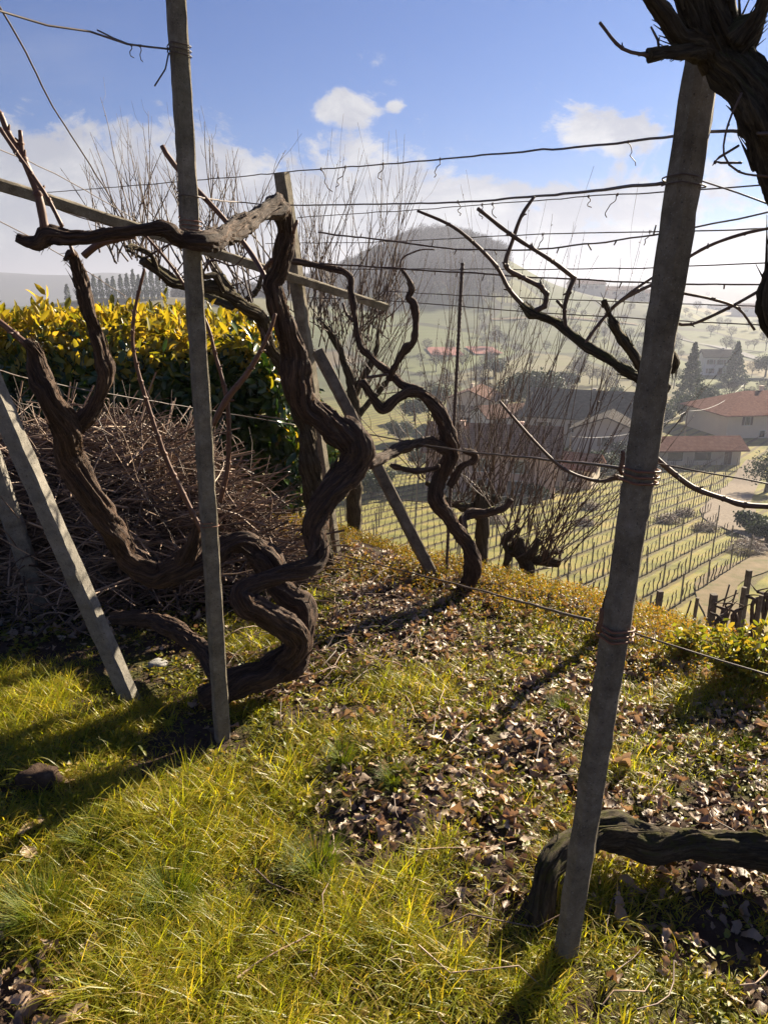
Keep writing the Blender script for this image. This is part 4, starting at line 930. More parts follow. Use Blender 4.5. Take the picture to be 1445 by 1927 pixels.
V = np.stack([x, y, H(x, y)], 1)[:, None]+oc[None]*r_[:, None, None]*rng.uniform(.6, 1.4, (n, 6, 1)); fc = np.array([(0, 1, 4), (1, 2, 4), (2, 3, 4), (3, 0, 4), (1, 0, 5), (2, 1, 5), (3, 2, 5), (0, 3, 5)])
bb.add(V.reshape(-1, 3), None, (np.arange(n)[:, None, None]*6+fc[None]).reshape(-1, 3))
tag(bb.build('soil_crumbs', M['ground'], None, False), 'crumbs of bare brown soil', kind='stuff')

# orange spurge along the lip
def plants(n, xy, hh, buf, lf=.018, per=16, stem=None):
    x, y = xy; z = H(x, y)
    lean = rng.normal(0, .25, (n, 2))
    t_ = rng.uniform(.25, 1, (n, per)); az = rng.uniform(0, 2*np.pi, (n, per)); rr_ = rng.uniform(.003, .022, (n, per))
    px_ = x[:, None]+lean[:, :1]*hh[:, None]*t_+np.cos(az)*rr_; py_ = y[:, None]+lean[:, 1:]*hh[:, None]*t_+np.sin(az)*rr_; pz = z[:, None]+hh[:, None]*t_
    m = n*per; leaf_cloud(m, np.stack([px_, py_, pz], -1).reshape(-1, 3), np.stack([np.cos(az), np.sin(az), np.full_like(az, .8)], -1).reshape(-1, 3), lf, lf*.36, buf, 1.0, .1)
bb = Buf(); n = 42000; x = rng.uniform(-1.4, 4.2, n); y = rng.uniform(2.0, 7.6, n); e_ = edge_dist(x, y)
kp = (e_ > -.55+.25*fbm(x*2, y*2, 5, 2)) & (e_ < 2.6) & (rng.uniform(0, 1, n) < sstep(-.5, .1, e_)+.06) & (fbm(x*2.5, y*2.5, 77, 2) > -.5)
x, y = x[kp], y[kp]; n = len(x); print('spurge', n)
plants(n, (x, y), rng.uniform(.03, .10, n), bb, .016, 9)
tag(bb.build('spurge_cover', M['orange'], None, True), 'orange and yellow leafy ground cover along the terrace edge', kind='stuff')
def bush(name, c, sx_, sz_, n, label, mat='shrubleaf', lf=.035):
    bb = Buf(); st_ = Buf(); e = empty(name, (c[0], c[1], h1(c[0], c[1])), label, 'bush')
    for k in range(26):
        a = random.uniform(0, 6.28); q = Vector((c[0]+sx_*.1*math.cos(a), c[1]+sx_*.1*math.sin(a), e.location.z-.03)); top = Vector((c[0]+sx_*random.uniform(.3, 1)*math.cos(a), c[1]+sx_*random.uniform(.2, .9)*math.sin(a), e.location.z+sz_*random.uniform(.5, 1.05)))
        mid = q.lerp(top, .5)+Vector((0, 0, .12*sz_)); tube(st_, [tuple(q), tuple(mid), tuple(top)], [.004, .003, .0015], 5, .05)
        m = n//26; t_ = rng.uniform(.25, 1, m)[:, None]
        pts = (1-t_)**2*np.array(q)+2*t_*(1-t_)*np.array(mid)+t_**2*np.array(top)+rng.normal(0, .022, (m, 3)); leaf_cloud(m, pts, rng.normal(0, 1, (m, 3))+[0, 0, .6], lf, lf*.42, bb, .6)
    part(bb, 'foliage', M[mat], e); part(st_, 'stem', M['twig'], e)
q = G(1395, 1310); bush('leafy_bush', (q.x+.08, q.y+.1), .2, .24, 1300, 'leafy yellow green bush at the right edge of the terrace')
q = G(1325, 1260); bush('leafy_bush', (q.x, q.y+.12), .12, .12, 400, 'small yellowing bush left of the larger one at the right')
q = G(1122, 1203); post('old_stake', (q.x, q.y, q.z-.1), (q.x+.10, q.y+.03, q.z+.5), .06, M['bark2'], 'dark mossy stake leaning behind the right post, throwing a long shadow', None, 'stake', w2=.05, rot=.3, rag=.006)

# ------------------------------------------------------------------ stakes below the terrace, right
SG = 'short posts of the small vine row below the terrace'
for px, py, py2, Y, w_, lb in [(1242, 1112, 1180, 10, .1, 'broad grey wooden stake, nearest the right post'), (1312, 1125, 1190, 11, .08, 'tilted dark stake second from the right post'), (1343, 1118, 1215, 9.5, .1, 'square pale topped stake with a vine beside it'),
                          (1409, 1073, 1180, 10.5, .1, 'tall stake near the right edge'), (1400, 1105, 1185, 10, .09, 'shorter stake against the tall one near the right edge'), (1432, 1120, 1190, 9, .07, 'slender stake third from the right edge')]:
    a = P(px, py, Y); b_ = P(px-8, py2, Y); gz = h1(b_.x, Y); b_ = Vector((b_.x-(b_.z-gz)*.05, Y, gz-.2))
    post('wooden_stake', b_, a, w_, M['wood'], lb, SG, 'stake', rot=random.random())
for px, py, Y, lb in [(1300, 1130, 10, 'slanting rusty rod left of the square pale topped stake'), (1372, 1100, 10, 'rusty rod left of the tall stake'), (1385, 1110, 9.8, 'rusty rod against the tall stake near the right edge')]:
    a = P(px, py, Y); gz = h1(a.x, Y); bb = Buf(); tube(bb, [(a.x-.25, Y, gz-.1), tuple(a)], [.012, .012], 6, .2)
    tag(bb.build('thin_stake', M['wire'], None, True, (a.x, Y, gz)), lb, 'stake', 'rusty rods between the short posts')
for px, py, Y, lb in [(1362, 1155, 9.4, 'second small dark vine from the left among the short posts'), (1382, 1160, 9.6, 'third small dark vine from the left among the short posts'), (1420, 1140, 9.3, 'fourth small dark vine from the left, beside the tall stake'), (1440, 1130, 9.6, 'rightmost small dark vine, cut by the picture edge'), (1352, 1170, 9.2, 'leftmost small dark vine, against the square pale topped stake')]:
    a = P(px, py, Y); gz = h1(a.x, Y); bb = Buf()
    for k in range(3):
        s_ = random.choice((-1, 1)); tube(bb, [(a.x, Y, gz-.1), (a.x+.05*s_, Y, (gz+a.z)/2), (a.x-.03*s_, Y, a.z), (a.x+.12*s_, Y+.05, a.z+.12), (a.x+random.uniform(-.3, .3), Y, a.z+random.uniform(.1, .35))], [.03, .026, .024, .012, .004], 8, .04, .25, 5, .15, .01)
    tag(bb.build('young_vine', M['bark'], None, True, (a.x, Y, gz)), lb, 'vine', 'small vines among the short posts')

# ------------------------------------------------------------------ vineyard in the valley
def inpoly(px, py, poly):
    c = False; j = len(poly)-1
    for i in range(len(poly)):
        (xi, yi), (xj, yj) = poly[i], poly[j]
        if (yi > py) != (yj > py) and px < (xj-xi)*(py-yi)/(yj-yi)+xi: c = not c
        j = i
    return c
VP = [(520, 900), (700, 880), (1000, 905), (1100, 885), (1150, 868), (1240, 868), (1400, 868), (1335, 965), (1385, 1015), (1425, 1035), (1400, 1062), (1290, 1150), (1200, 1225), (1100, 1230), (500, 1150)]
ua = R(39); U1 = (math.sin(ua), math.cos(ua)); N1 = (math.cos(ua), -math.sin(ua))
cands, posts_c, rows = [], [], []
for ir in range(-60, 20):
    on = []
    for ik in range(0, 160):
        s_ = 10+ik*.95; x = N1[0]*ir*2.05+U1[0]*s_; y = N1[1]*ir*2.05+U1[1]*s_
        if y < 20 or abs(x) > 75: continue
        on.append((ik, x, y))
    if not on: continue
    zs = H(np.array([o[1] for o in on]), np.array([o[2] for o in on])); run = []
    for (ik, x, y), z in zip(on, zs):
        px, py = proj(x, y, z)
        if inpoly(px, py, VP):
            cands.append((y, x, y, float(z)-.02)); run.append((x, y, float(z)))
            if ik % 6 == ir % 2*3: posts_c.append((y, x, y, float(z)))
    if len(run) > 6: rows.append(run)
cands.sort(); posts_c.sort(); print('vines', len(cands), 'posts', len(posts_c), 'rows', len(rows))
protos = []
for k in range(5):
    bb = Buf(); s_ = (k % 2)*2-1; hv = random.uniform(.75, .95)
    tube(bb, [(0, 0, -.05), (.04*s_, .02, .3), (-.02*s_, 0, .6), (0, 0, hv)], [.038, .03, .028, .04], 6, .12, 0, 0, .2)
    tube(bb, [(0, 0, hv-.02), (U1[0]*.12, U1[1]*.12, hv+.1), (U1[0]*.25, U1[1]*.25, hv+.14)], [.03, .018, .012], 5, .1)
    tube(bb, [(0, 0, hv-.02), (-U1[0]*.1, -U1[1]*.1, hv+.08)], [.03, .018], 5, .1)
    protos.append(bb)
pm = [b_.build('vineyard_vine', M['bark'], None, True) for b_ in protos]
first = {k: True for k in range(5)}
def lab_region(x, y, z):
    px, py = proj(x, y, z)
    return ('in the nearer rows ' if y < 52 else 'in the middle rows ' if y < 70 else 'in the farther rows ')+('right of the right post' if px > 1180 else 'behind the pollard willows' if px > 850 else 'left of the steel stake')
def rc(x, y): return round((x*N1[0]+y*N1[1])/2.05), x*U1[0]+y*U1[1]
groups_ = {}
for kind_, lst_ in (('vine', cands[:290]), ('grey post', posts_c[:290])):
    for _, x, y, z in lst_: groups_.setdefault((kind_, rc(x, y)[0]), []).append(rc(x, y)[1])
rows_ = sorted({k[1] for k in groups_}, reverse=True)
def nth(kind_, x, y):
    r_, s_ = rc(x, y); l_ = sorted(groups_[(kind_, r_)])
    return word(min(range(len(l_)), key=lambda q: abs(l_[q]-s_)))+' '+kind_+' from the near end of the '+word(rows_.index(r_))+' valley row from the track'
for i, (_, x, y, z) in enumerate(cands[:290]):
    k = i % 5
    if i < 5: o = pm[i]
    else: o = pm[k].copy(); C.objects.link(o)
    o.location = (x, y, z); s_ = random.uniform(1.0, 1.4); o.scale = (s_, s_, s_); o.rotation_euler = (random.gauss(0, .06), random.gauss(0, .06), random.gauss(0, .15))
    tag(o, nth('vine', x, y), 'vine', 'pruned vines in the valley rows')
rest = Buf()
for i, (_, x, y, z) in enumerate(cands[290:]):
    b_ = protos[i % 5]; off = 0
    for v, qs, ts in zip(b_.V, b_.Q, b_.T):
        rest.add(v+np.array([x, y, z], np.float32), qs-qs.min(), None)
if rest.V: tag(rest.build('vineyard_vines', M['bark'], None, True), 'countless small pruned vines of the farther valley rows', kind='stuff')
po = Buf(); po.box((-.04, -.04, -.1), (.04, .04, 1.9)); pr0 = None
for i, (_, x, y, z) in enumerate(posts_c[:290]):
    if pr0 is None: o = po.build('vineyard_post', M['conc'], None, False); pr0 = o
    else: o = pr0.copy(); C.objects.link(o)
    o.location = (x, y, z); o.rotation_euler = (random.gauss(0, .025), random.gauss(0, .025), ua); o.scale = (1, 1, random.uniform(.9, 1.12))
    tag(o, nth('grey post', x, y), 'post', 'posts of the valley vineyard rows')
for k, run in enumerate(rows):
    a, b_ = run[0], run[-1]; bb = Buf()
    for hz in (.85, 1.35):
        tube(bb, [(q[0], q[1], q[2]+hz) for q in run[::6]]+[(b_[0], b_[1], b_[2]+hz)], [.005]*(len(run[::6])+1), 4, 8)
    tag(bb.build('vineyard_wire', M['wire'], None, True, a), 'pair of wires along the '+word(k)+' valley vine row counted from the hedge side', 'wire', 'wires of the valley vineyard rows')
# heaps of prunings between the rows
for px, py, s_, lb in [(930, 975, 1.4, 'dark brush heap left of the willow shoots in the vineyard'), (1110, 950, 1.5, 'dark brush heap just left of the right post in the vineyard'), (1255, 975, 1.7, 'wide brush heap just right of the right post'), (1287, 962, 1.5, 'round brush heap beside the wide one'),
                     (1327, 990, 1.6, 'brush heap near the bend of the gravel road'), (1405, 1032, 2.2, 'large brush heap at the end of the near rows by the track'), (1100, 980, 1.2, 'low brush heap in front of the one left of the right post')]:
    g_ = G(px, py+8); bb = Buf(); n = 420; u = rng.normal(0, 1, (n, 3)); u /= np.linalg.norm(u, axis=1)[:, None]; u[:, 2] = abs(u[:, 2]); rr_ = rng.uniform(.2, 1, n)**.5
    cen = np.stack([u[:, 0]*rr_*s_*.8, u[:, 1]*rr_*s_*.6, u[:, 2]*rr_*s_*.55], 1); sticks(bb, n, cen, rng.normal(0, 1, (n, 3))*[1, 1, .5], rng.uniform(.5, 1.3, n)*s_*.6, np.full(n, .014), .1, 4)
    o = bb.build('brush_heap', M['stick'], None, True); o.location = g_; tag(o, lb, 'brush heap', 'heaps of prunings in the vineyard')

# ------------------------------------------------------------------ distant trees
def crown_blob(buf, c, r, n, lf, flat=1.0, shape='round'):
    u = rng.normal(0, 1, (n, 3)); u /= np.linalg.norm(u, axis=1)[:, None]
    rr_ = rng.uniform(.45, 1, n)**.5; f = 1+.35*fbm(u[:, 0]*2+c[0], u[:, 1]*2+c[1], u[:, 2]*2, 3)
    p = u*(rr_*f)[:, None]*np.array([r, r, r*flat])
    if shape == 'cone': z = rng.uniform(0, 1, n)**1.3; a = rng.uniform(0, 6.28, n); q = r*(1-z)*(.6+.4*np.abs(np.sin(z*26)))*np.sqrt(rng.uniform(.3, 1, n)); p = np.stack([np.cos(a)*q, np.sin(a)*q, z*flat], 1)
    if shape == 'cypress': z = rng.uniform(0, 1, n); a = rng.uniform(0, 6.28, n); q = r*np.sqrt(np.maximum(0, 1-(2*z-.75)**2*.62))*rng.uniform(.6, 1, n)*(1-z**6); p = np.stack([np.cos(a)*q, np.sin(a)*q, z*flat], 1)
    leaf_cloud(n, p+np.array(c), u+[0, 0, .3], lf, lf*.6, buf, .2)
def ever(name, g_, label, cat, r, h, shape, n=1500, lf=.5, group=None, trunk_h=0, mat='dark_leaf'):
    e = empty(name, g_, label, cat, group); bb, tb = Buf(), Buf()
    if shape in ('cone', 'cypress'): crown_blob(bb, (0, 0, trunk_h), r, n, lf, h-trunk_h, shape)
    elif shape == 'umbrella':
        for k in range(20):
            a = random.uniform(0, 6.28); q = r*.68*math.sqrt(random.random()); crown_blob(bb, (q*math.cos(a), q*math.sin(a), h-r*.36-.055*q*q-.6*random.random()), r*.36, n//20, lf, .8)
    else:
        for k in range(9):
            a = random.uniform(0, 6.28); q = r*.55*math.sqrt(random.random()); crown_blob(bb, (q*math.cos(a), q*math.sin(a), h*random.uniform(.45, .72)), r*.5, n//9, lf, min(1.1, h*.5/r))
    bb.build('crown', M[mat], e)
    tube(tb, [(0, 0, -.4), (.1, 0, h*.3), (0, .1, h*.62)], [r*.07+.08, r*.05+.06, .06], 8, .8, .15, 0, .1)
    if shape == 'umbrella':
        for k in range(6):
            a = k*1.05; tube(tb, [(0, 0, h*.45), (math.cos(a)*r*.3, math.sin(a)*r*.3, h*.6), (math.cos(a)*r*.6, math.sin(a)*r*.6, h*.75)], [.14, .1, .05], 6, .6)
    tb.build('trunk', M['bark2'], e); return e
def at_d(px, D):
    a = (px-722.5)/F; x = a*D*cp*1.02; return Vector((x, D, h1(x, D)))
def seat(px, py_base, D):
    """ground point at distance D on the azimuth of a pixel"""
    q = P(px, py_base, D); return Vector((q.x, D, h1(q.x, D)))
ever('umbrella_pine', seat(1003, 760, 150), 'wide dark umbrella pine among the valley houses', 'tree', 8.0, 11.0, 'umbrella', 9000, .6)
ever('fir_tree', seat(1302, 700, 175), 'tall dark pointed fir beside the pale farmhouse', 'tree', 4.6, 13.8, 'cone', 3600, .55)
ever('fir_tree', seat(1382, 700, 215), 'shorter dark fir right of the pale farmhouse', 'tree', 4.6, 11.5, 'cone', 2400, .6)
EG = 'dark evergreen bushes and trees among the valley houses'
for px, py, D, r, h, lb in [(1280, 800, 150, 4.5, 6.2, 'dark evergreen mass behind the long red roofed shed'), (1325, 770, 160, 4, 6.5, 'dark round evergreen left of the big villa'), (1240, 780, 140, 3.2, 5, 'evergreen bush just right of the leaning post by the shed'), (1180, 840, 108, 3, 4.2, 'grey green olive mass left of the leaning post'),
                         (1120, 860, 102, 1.8, 2.4, 'low shrub between the pink house and the vineyard'), (1450, 862, 92, 3.4, 6.4, 'big dark clipped bush at the right edge beside the road'), (1420, 965, 66, 1.8, 1.9, 'dark clipped hedge block by the road bend'), (1445, 985, 62, 2, 2.2, 'second hedge block by the road at the right edge'),
                         (790, 820, 105, 2.5, 3.8, 'dark shrub left of the pink house'), (930, 690, 230, 4, 6, 'dark tree below the sports courts'), (1070, 690, 200, 3.5, 5, 'rounded dark tree right of the umbrella pine'), (830, 740, 170, 3, 5, 'evergreen left of the grey gabled house'), (1160, 740, 165, 3, 5.5, 'evergreen behind the dark roofed house'),
                         (1235, 700, 220, 3, 5, 'round dark tree left of the fir'), (1440, 700, 230, 4, 7, 'dark tree at the right edge behind the villa'), (700, 860, 80, 3, 3.6, 'olive like shrub below the brace'),
                         (862, 800, 118, 2.2, 3.4, 'shrub above the left end of the pink house roof'), (1015, 800, 112, 2.6, 4.4, 'dark shrub behind the ridge of the pink house'), (1062, 800, 108, 1.8, 3.4, 'shrub in the gap between the pink house and the outbuilding'), (1142, 800, 104, 2.4, 3.6, 'grey shrub right of the small outbuilding'),
                         (985, 790, 135, 2.8, 4.2, 'shrub below the trunk of the umbrella pine'), (780, 760, 150, 3.4, 5, 'evergreen seen just left of the steel stake, far'), (752, 790, 128, 2.6, 4, 'evergreen seen between the brace and the second vine'), (1216, 860, 100, 1.8, 2.8, 'shrub touching the left end of the tiled shed'),
                         (1402, 760, 165, 3, 5, 'evergreen rising behind the roof of the big villa'), (1040, 730, 180, 3.4, 5, 'evergreen just right of the umbrella pine crown'), (1010, 880, 80, 1.6, 1.8, 'low bush in front of the pink house wall'), (905, 890, 78, 1.5, 2.0, 'low bush at the left corner of the pink house')]:
    ever('evergreen', seat(px, py, D), lb, 'tree', r, h, 'round', 1600, .32 if D < 110 else .5, EG)
# cypress row behind the hedge
c0 = None
for k, (px, hh_) in enumerate([(128, 5.2), (150, 4.4), (168, 6.6), (180, 7), (192, 6.4), (205, 5.6), (216, 6.2), (230, 6.8), (242, 7.2), (254, 8.4), (264, 7), (276, 9.2), (288, 9), (300, 8), (312, 7), (395, 8), (440, 7)]):
    g_ = seat(px, 560, 350)
    if c0 is None: c0 = ever('cypress', g_, 'x', 'tree', .95, 7, 'cypress', 420, .6, 'row of cypresses beyond the hedge'); o = c0
    else: o = copy_tree(c0); o.location = g_
    o.scale = (1.25, 1.25, hh_/7*1.5); o['label'] = word(k)+' dark slim cypress from the left in the row beyond the hedge'
o = copy_tree(c0); o.location = seat(1207, 560, 505); o.scale = (1.8, 1.8, 1.35); o['label'] = 'single dark cypress at the right end of the ridge farmhouse'; del o['group']
# bare tree template (fine slivers)
def bare_tpl(name, h, r, n, w_):
    e = empty(name, (0, 0, 0)); tb, sb = Buf(), Buf()
    tube(tb, [(0, 0, -.3), (.1, 0, h*.25), (0, .1, h*.5)], [.16, .13, .08], 6, .8)
    for k in range(7):
        a = k*.9; tube(tb, [(0, 0, h*(.25+.03*k)), (math.cos(a)*r*.35, math.sin(a)*r*.35, h*.55), (math.cos(a)*r*.65, math.sin(a)*r*.65, h*.8)], [.08, .055, .02], 5, .7)
    u = rng.normal(0, 1, (n, 3)); u /= np.linalg.norm(u, axis=1)[:, None]; rr_ = rng.uniform(.1, 1, n)**.5
    c = u*rr_[:, None]*[r*.85, r*.85, h*.32]+[0, 0, h*.66]; d = u*[1, 1, .7]+[0, 0, .8]+rng.normal(0, .35, (n, 3)); d /= np.linalg.norm(d, axis=1)[:, None]
    s = np.cross(d, rng.normal(0, 1, (n, 3))); s /= np.linalg.norm(s, axis=1)[:, None]; L = rng.uniform(.3, .8, n)[:, None]*h*.16
    V = np.stack([c-s*w_, c+s*w_, c+d*L], 1).reshape(-1, 3); sb.add(V, None, np.arange(n*3).reshape(-1, 3))
    tb.build('trunk', M['fartwig'], e); sb.build('crown', M['fartwig'], e, False); return e, (V)
bt, bV = bare_tpl('bare_tree', 7, 3.2, 620, .06)
BG = 'bare trees scattered on the valley meadows'
spots = []; rs0 = random.Random(11)
for k in range(70):
    px = rs0.uniform(780, 1440); py = rs0.uniform(664, 760)
    spots.append((px, py, None, rs0.uniform(.4, .9), None))
for px in range(760, 870, 11): spots.append((px+random.uniform(-4, 4), None, 560+random.uniform(-8, 8), random.uniform(1.1, 1.7), 'bare tree on the summit of the wooded hill'))
rs = random.Random(3)
for k in range(62):
    px = rs.uniform(900, 1440); py = rs.uniform(572, 668)
    if abs(px-1130) < 90 and py < 582: continue
    spots.append((px, py, None, rs.uniform(.45, 1.0), None))
for px, py, s_ in [(1020, 565, 1.4), (945, 570, 1.3), (1240, 590, 1.0), (1330, 562, 1.6), (1310, 590, 1.2), (1050, 760, 1), (1160, 720, 1.1), (870, 700, .9), (1440, 660, 1.2), (1090, 720, 1), (820, 700, .9), (985, 790, .9), (1215, 850, .6)]: spots.append((px, py, None, s_, None))
spots.sort(key=lambda q: q[0]); cntr = {}
for i_, (px, py, D, s_, lb) in enumerate(spots):
    g_ = seat(px, 500, D) if D else G(px, py)
    o = bt if i_ == 0 else copy_tree(bt)
    o.location = g_; o.scale = (s_, s_, s_*rs.uniform(.85, 1.15)); o.rotation_euler = (0, 0, rs.uniform(0, 6.28))
    if lb: reg = 'on the summit of the wooded hill'
    else: reg = ('high on the far meadow ' if py < 605 else 'halfway down the far meadow ' if py < 640 else 'near the valley floor ' if py < 690 else 'among the valley houses ')+('left of the leaning post' if px < 1250 else 'right of the leaning post')
    cntr[reg] = cntr.get(reg, -1)+1
    tag(o, word(cntr[reg])+' bare tree from the left '+reg, 'tree', BG)
# the woods on the hill: one mass of bare trees
n = 4200; x = rng.uniform(-230, 150, n*3); y = rng.uniform(400, 640, n*3); z = H(x, y)
pxy = [proj(a, b_, c) for a, b_, c in zip(x, y, z)]
kp = np.array([((645 < q[0] < 955 and q[1] < 590-abs(q[0]-790)*.1) or (q[0] < 700 and q[1] < 640 and q[0] > 330)) for q in pxy]) & (fbm(x/35, y/35, 3, 2) > -.75)
x, y, z = x[kp][:n], y[kp][:n], z[kp][:n]; n = len(x); sel = bV.reshape(-1, 3, 3)[::5]; m = len(sel)
sc_ = rng.uniform(.7, 1.35, n)
V = (sel[None]*sc_[:, None, None, None]*np.array([1, 1, 1.05]))*np.where(True, 1, 1)
wid = V.mean(2, keepdims=True); V = wid+(V-wid)*[1.6, 1.6, 1.2]; V = V+np.stack([x, y, z], 1)[:, None, None]
b_ = Buf().add(V.reshape(-1, 3), None, np.arange(n*m*3).reshape(-1, 3))
tk = np.stack([x, y, z], 1); w4 = np.array([(-.18, 0, -.5), (.18, 0, -.5), (.1, 0, 5), (-.1, 0, 5)]); V2 = tk[:, None]+w4[None]; b_.add(V2.reshape(-1, 3), np.arange(n*4).reshape(-1, 4))
V3 = tk[:, None]+w4[None][:, :, [1, 0, 2]]; b_.add(V3.reshape(-1, 3), np.arange(n*4).reshape(-1, 4))
tag(b_.build('hill_woodland', M['fartwig'], None, False), 'leafless grey woodland covering the domed hill', kind='stuff'); print('wood', n)

# ------------------------------------------------------------------ houses
def house(name, px, D, W, Dp, Hh, rise, rz, wall, roof, label, hip=False, wins=(), chim=((.25, .2),), sink=.3, over=.6, doors=()):
    g_ = seat(px, 700, D); e = empty(name, g_, label, 'house', rz=rz); hw, hd_ = W/2, Dp/2
    b_ = Buf(); b_.add([(-hw, -hd_, -sink-1.5), (hw, -hd_, -sink-1.5), (hw, hd_, -sink-1.5), (-hw, hd_, -sink-1.5), (-hw, -hd_, Hh), (hw, -hd_, Hh), (hw, hd_, Hh), (-hw, hd_, Hh)], [(0, 1, 5, 4), (1, 2, 6, 5), (2, 3, 7, 6), (3, 0, 4, 7)])
    if not hip: b_.add([(-hw, -hd_, Hh), (-hw, hd_, Hh), (-hw, 0, Hh+rise), (hw, -hd_, Hh), (hw, hd_, Hh), (hw, 0, Hh+rise)], None, [(0, 2, 1), (3, 4, 5)])
    b_.build('wall', M[wall], e, False)
    r_ = Buf(); o_ = over; th_ = .22; sl = rise/hd_; zl = Hh-o_*sl+.02
    if hip:
        rd = min(hw, hd_)
        if hw >= hd_: A, B_ = (-hw+rd, 0), (hw-rd, 0)
        else: A, B_ = (0, -hd_+rd), (0, hd_-rd)
        c = [(-hw-o_, -hd_-o_), (hw+o_, -hd_-o_), (hw+o_, hd_+o_), (-hw-o_, hd_+o_)]
        for off in (0, 1):
            pass
        v = [(x, y, zl) for x, y in c]+[(A[0], A[1], Hh+rise), (B_[0], B_[1], Hh+rise)]+[(x, y, zl-th_) for x, y in c]
        if hw >= hd_: r_.add(v, [(0, 1, 5, 4), (2, 3, 4, 5), (0, 6, 7, 1), (1, 7, 8, 2), (2, 8, 9, 3), (3, 9, 6, 0), (6, 9, 8, 7)], [(1, 2, 5), (3, 0, 4)])
        else: r_.add(v, [(1, 2, 5, 4), (3, 0, 4, 5), (0, 6, 7, 1), (1, 7, 8, 2), (2, 8, 9, 3), (3, 9, 6, 0), (6, 9, 8, 7)], [(0, 1, 4), (2, 3, 5)])
    else:
        for s_ in (-1, 1):
            r_.add([(-hw-o_, s_*(hd_+o_), zl), (hw+o_, s_*(hd_+o_), zl), (hw+o_, 0, Hh+rise+.02), (-hw-o_, 0, Hh+rise+.02), (-hw-o_, s_*(hd_+o_), zl+th_), (hw+o_, s_*(hd_+o_), zl+th_), (hw+o_, 0, Hh+rise+.02+th_), (-hw-o_, 0, Hh+rise+.02+th_)], [(0, 1, 2, 3), (4, 5, 6, 7), (0, 1, 5, 4), (1, 2, 6, 5), (0, 3, 7, 4)])
    ro = r_.build('roof', M[roof], e, False)
    for cx_, cy_ in chim:
        cb = Buf(); x, y = cx_*hw, cy_*hd_; zt = Hh+rise*(1-abs(cy_))+.9; cb.box((x-.3, y-.25, Hh), (x+.3, y+.25, zt)); cb.box((x-.4, y-.35, zt+.1), (x+.4, y+.35, zt+.2)); cb.box((x-.25, y-.2, zt-.01), (x+.25, y+.2, zt+.11)); cb.build('chimney', M[wall], ro, False)
    def opening(nm, side, u, z, w_, h_, shut):
        # side 0 front(-y) 1 right(+x) 2 back 3 left
        def pt(a, d, zc):
            return {0: (a, -hd_-d, zc), 1: (hw+d, a, zc), 2: (-a, hd_+d, zc), 3: (-hw-d, -a, zc)}[side]
        def slab(bf, a0, a1, z0, z1, d0, d1):
            p, q = pt(a0, d0, z0), pt(a1, d1, z1); bf.box(tuple(min(x, y) for x, y in zip(p, q)), tuple(max(x, y) for x, y in zip(p, q)))
        U_ = u*(hw if side in (0, 2) else hd_); f_ = Buf()
        for a0, a1, z0, z1 in ((U_-w_/2-.1, U_-w_/2, z, z+h_), (U_+w_/2, U_+w_/2+.1, z, z+h_), (U_-w_/2-.1, U_+w_/2+.1, z+h_, z+h_+.12), (U_-w_/2-.15, U_+w_/2+.15, z-.1, z)): slab(f_, a0, a1, z0, z1, .01, .09)
        fo = f_.build(nm, M['frame'], e, False); g2_ = Buf(); slab(g2_, U_-w_/2, U_+w_/2, z, z+h_, .01, .03); g2_.build('pane' if nm == 'window' else 'door_leaf', M['glass' if nm == 'window' else 'shutter'], fo, False)
        if shut:
            for s_ in (-1, 1):
                sb_ = Buf(); c = U_+s_*(w_/2+.1+w_*.27); slab(sb_, c-w_*.25, c+w_*.25, z, z+h_, .02, .08); sb_.build('shutter', M['shutter'], fo, False)
    for wn in wins: opening('window', *wn, True) if len(wn) == 5 else opening('window', *wn[:5], wn[5])
    for dn in doors: opening('door', *dn, False)
    return e
W2 = lambda side, us, z, w_=1.1, h_=1.4: [(side, u, z, w_, h_) for u in us]
house('pink_house', 935, 88, 15, 9, 5.4, 2.4, R(-14), 'pink', 'tile', 'pink rendered house with a faded red tiled roof behind the willow shoots', wins=W2(0, (-.65, -.1, .45), 3.2)+W2(0, (-.65, .45), .8)+W2(1, (-.4, .4), 3.2), doors=[(0, -.1, 0, 1.2, 2.2)], chim=((.4, .3), (-.5, -.2)))
house('small_outbuilding', 1098, 92, 5, 4.5, 2.9, 1.2, R(-28), 'cream', 'tile', 'small outbuilding with a reddish roof beside the pink house', wins=W2(0, (0,), 1.0), chim=())
house('dark_roofed_house', 1100, 128, 17, 14, 5.4, 3.6, R(-22), 'greyw', 'tile3', 'large grey house under a broad dark roof behind the leaning post', wins=W2(0, (-.6, 0, .6), 3)+W2(3, (-.3, .3), 3)+W2(1, (0,), 3), chim=((.2, .2),))
house('side_wing', 1155, 118, 9, 10, 4.8, 1.9, R(68), 'greyw', 'tile3', 'gabled grey wing in front of the large dark roofed house', wins=W2(1, (.0,), 2.2)+W2(3, (.0,), 2.2), chim=())
house('grey_house', 895, 148, 10, 9, 5.2, 1.8, R(70), 'cream', 'tile2', 'gabled pale house left of the umbrella pine', wins=W2(3, (-.45, .35), 2.8)+W2(3, (-.1,), .4)+W2(0, (-.4, .4), 2.8))
house('white_house', 948, 132, 9, 7, 4.4, 1.5, R(20), 'white', 'tile2', 'small white fronted house with a balcony side below the umbrella pine', wins=W2(0, (-.5, .3), 2.6)+W2(1, (0,), 2.6))
house('tiled_shed', 1318, 113, 13.2, 5, 2.6, 1.2, R(3), 'greyw', 'tile', 'long low shed with a bright red tiled roof at the vineyard end', wins=[(0, -.55, .7, 2.4, 1.3, False), (0, .1, .7, 2.6, 1.3, False)], doors=[(0, .7, 0, 1.2, 2.1)], chim=(), over=.9)
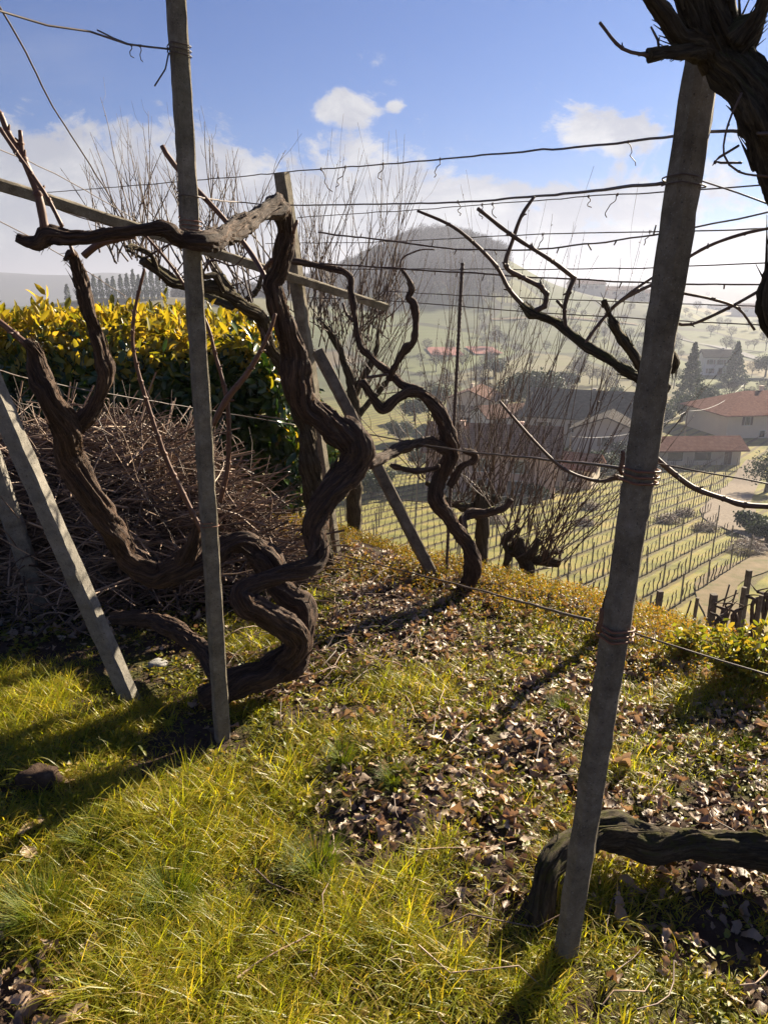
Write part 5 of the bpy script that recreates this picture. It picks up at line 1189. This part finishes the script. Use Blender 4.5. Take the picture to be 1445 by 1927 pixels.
house('big_villa', 1432, 140, 20, 14, 4.7, 2.9, R(8), 'cream', 'tile', 'big cream villa with a hipped red roof at the right edge', hip=True, wins=[(0, -.62, 2.4, .9, 1.5, True), (0, -.1, 2.4, .9, 1.5, True), (0, .4, 2.4, .9, 1.5, True), (0, -.3, .1, 1.0, 1.2, False)], chim=((.1, .1),), over=1.0)
house('white_farmhouse', 1348, 238, 10, 8, 5.6, 1.8, R(-10), 'white', 'tile3', 'pale two storey farmhouse between two firs', wins=W2(0, (-.6, 0, .6), 3.3)+W2(0, (-.6, .6), .6), doors=[(0, 0, 0, 1.2, 2.2)])
house('ridge_farmhouse', 1090, 512, 22, 12, 6.5, 2.6, R(6), 'cream', 'tile2', 'left block of the long farmhouse on the far ridge', wins=W2(0, (-.7, -.3, .1, .5), 3.6, 1.3, 1.8))
house('ridge_farmhouse', 1150, 518, 26, 12, 6.0, 2.4, R(-4), 'cream', 'tile2', 'middle block of the long farmhouse on the far ridge', wins=W2(0, (-.7, -.3, .1, .5), 3.4, 1.3, 1.8))
house('ridge_farmhouse', 1192, 515, 12, 10, 5.0, 2.0, R(4), 'cream', 'tile2', 'low right block of the long farmhouse on the far ridge', wins=W2(0, (-.4, .3), 2.6, 1.3, 1.8))
for k, (px, D, W_, rz) in enumerate([(1392, 620, 22, 5), (1425, 700, 30, -8), (1442, 560, 18, 12), (1372, 760, 26, 3), (1340, 820, 24, -5), (1408, 880, 34, 6)]):
    house('town_house', px, D, W_, 12, 6, 2.4, R(rz), 'white', 'tile2', ['far pale building right of the leaning post, in front', 'far wide pale building of the hazy town', 'nearest hazy town building at the right edge', 'small hazy building left in the far town', 'leftmost hazy building of the far town', 'farthest long hazy building of the town'][k], wins=W2(0, (-.5, .4), 3, 1.5, 1.8), chim=())
# overhead cable on two poles
pl = []
for px, Y, h_, lb in [(1290, 120, 7.2, 'grey cable pole behind the tiled shed'), (1390, 150, 8, 'grey cable pole near the pale farmhouse'), (1075, 100, 6, 'grey cable pole beside the small outbuilding')]:
    g_ = seat(px, 800, Y); bb = Buf(); tube(bb, [(0, 0, -.3), (0, 0, h_)], [.12, .08], 8, 1); tube(bb, [(-.5, 0, h_-.4), (.5, 0, h_-.4)], [.04, .04], 5, .5)
    o = bb.build('cable_pole', M['conc'], None, True); o.location = g_; tag(o, lb, 'pole', 'cable poles in the valley'); pl.append(g_+Vector((0, 0, h_-.3)))
for a, b_, lb in ((pl[2], pl[0], 'sagging cable between the outbuilding pole and the shed pole'), (pl[0], pl[1], 'sagging cable between the shed pole and the farmhouse pole')):
    bb = Buf(); pts = [tuple(a.lerp(b_, k/10)-Vector((0, 0, 1.6*(1-(k/5-1)**2)))) for k in range(11)]; tube(bb, pts, [.03]*11, 5, 4)
    tag(bb.build('overhead_cable', M['frame'], None, True, pts[0]), lb, 'cable', 'overhead cables in the valley')
# ------------------------------------------------------------------ haze
b_ = Buf(); b_.box((-3100, -300, -60), (3100, 3900, 84)); hz = b_.build('haze', None, None, False)
mt = bpy.data.materials.new('haze'); mt.use_nodes = True; t = NT(mt.node_tree); t.n.clear()
ou = t.new('ShaderNodeOutputMaterial'); pv = t.new('ShaderNodeVolumePrincipled'); pv.inputs['Color'].default_value = (.46, .49, .60, 1); pv.inputs['Density'].default_value = .00062; pv.inputs['Anisotropy'].default_value = .3
t.l.new(pv.outputs[0], ou.inputs['Volume']); hz.data.materials.append(mt); tag(hz, 'pale haze filling the valley air', kind='stuff')
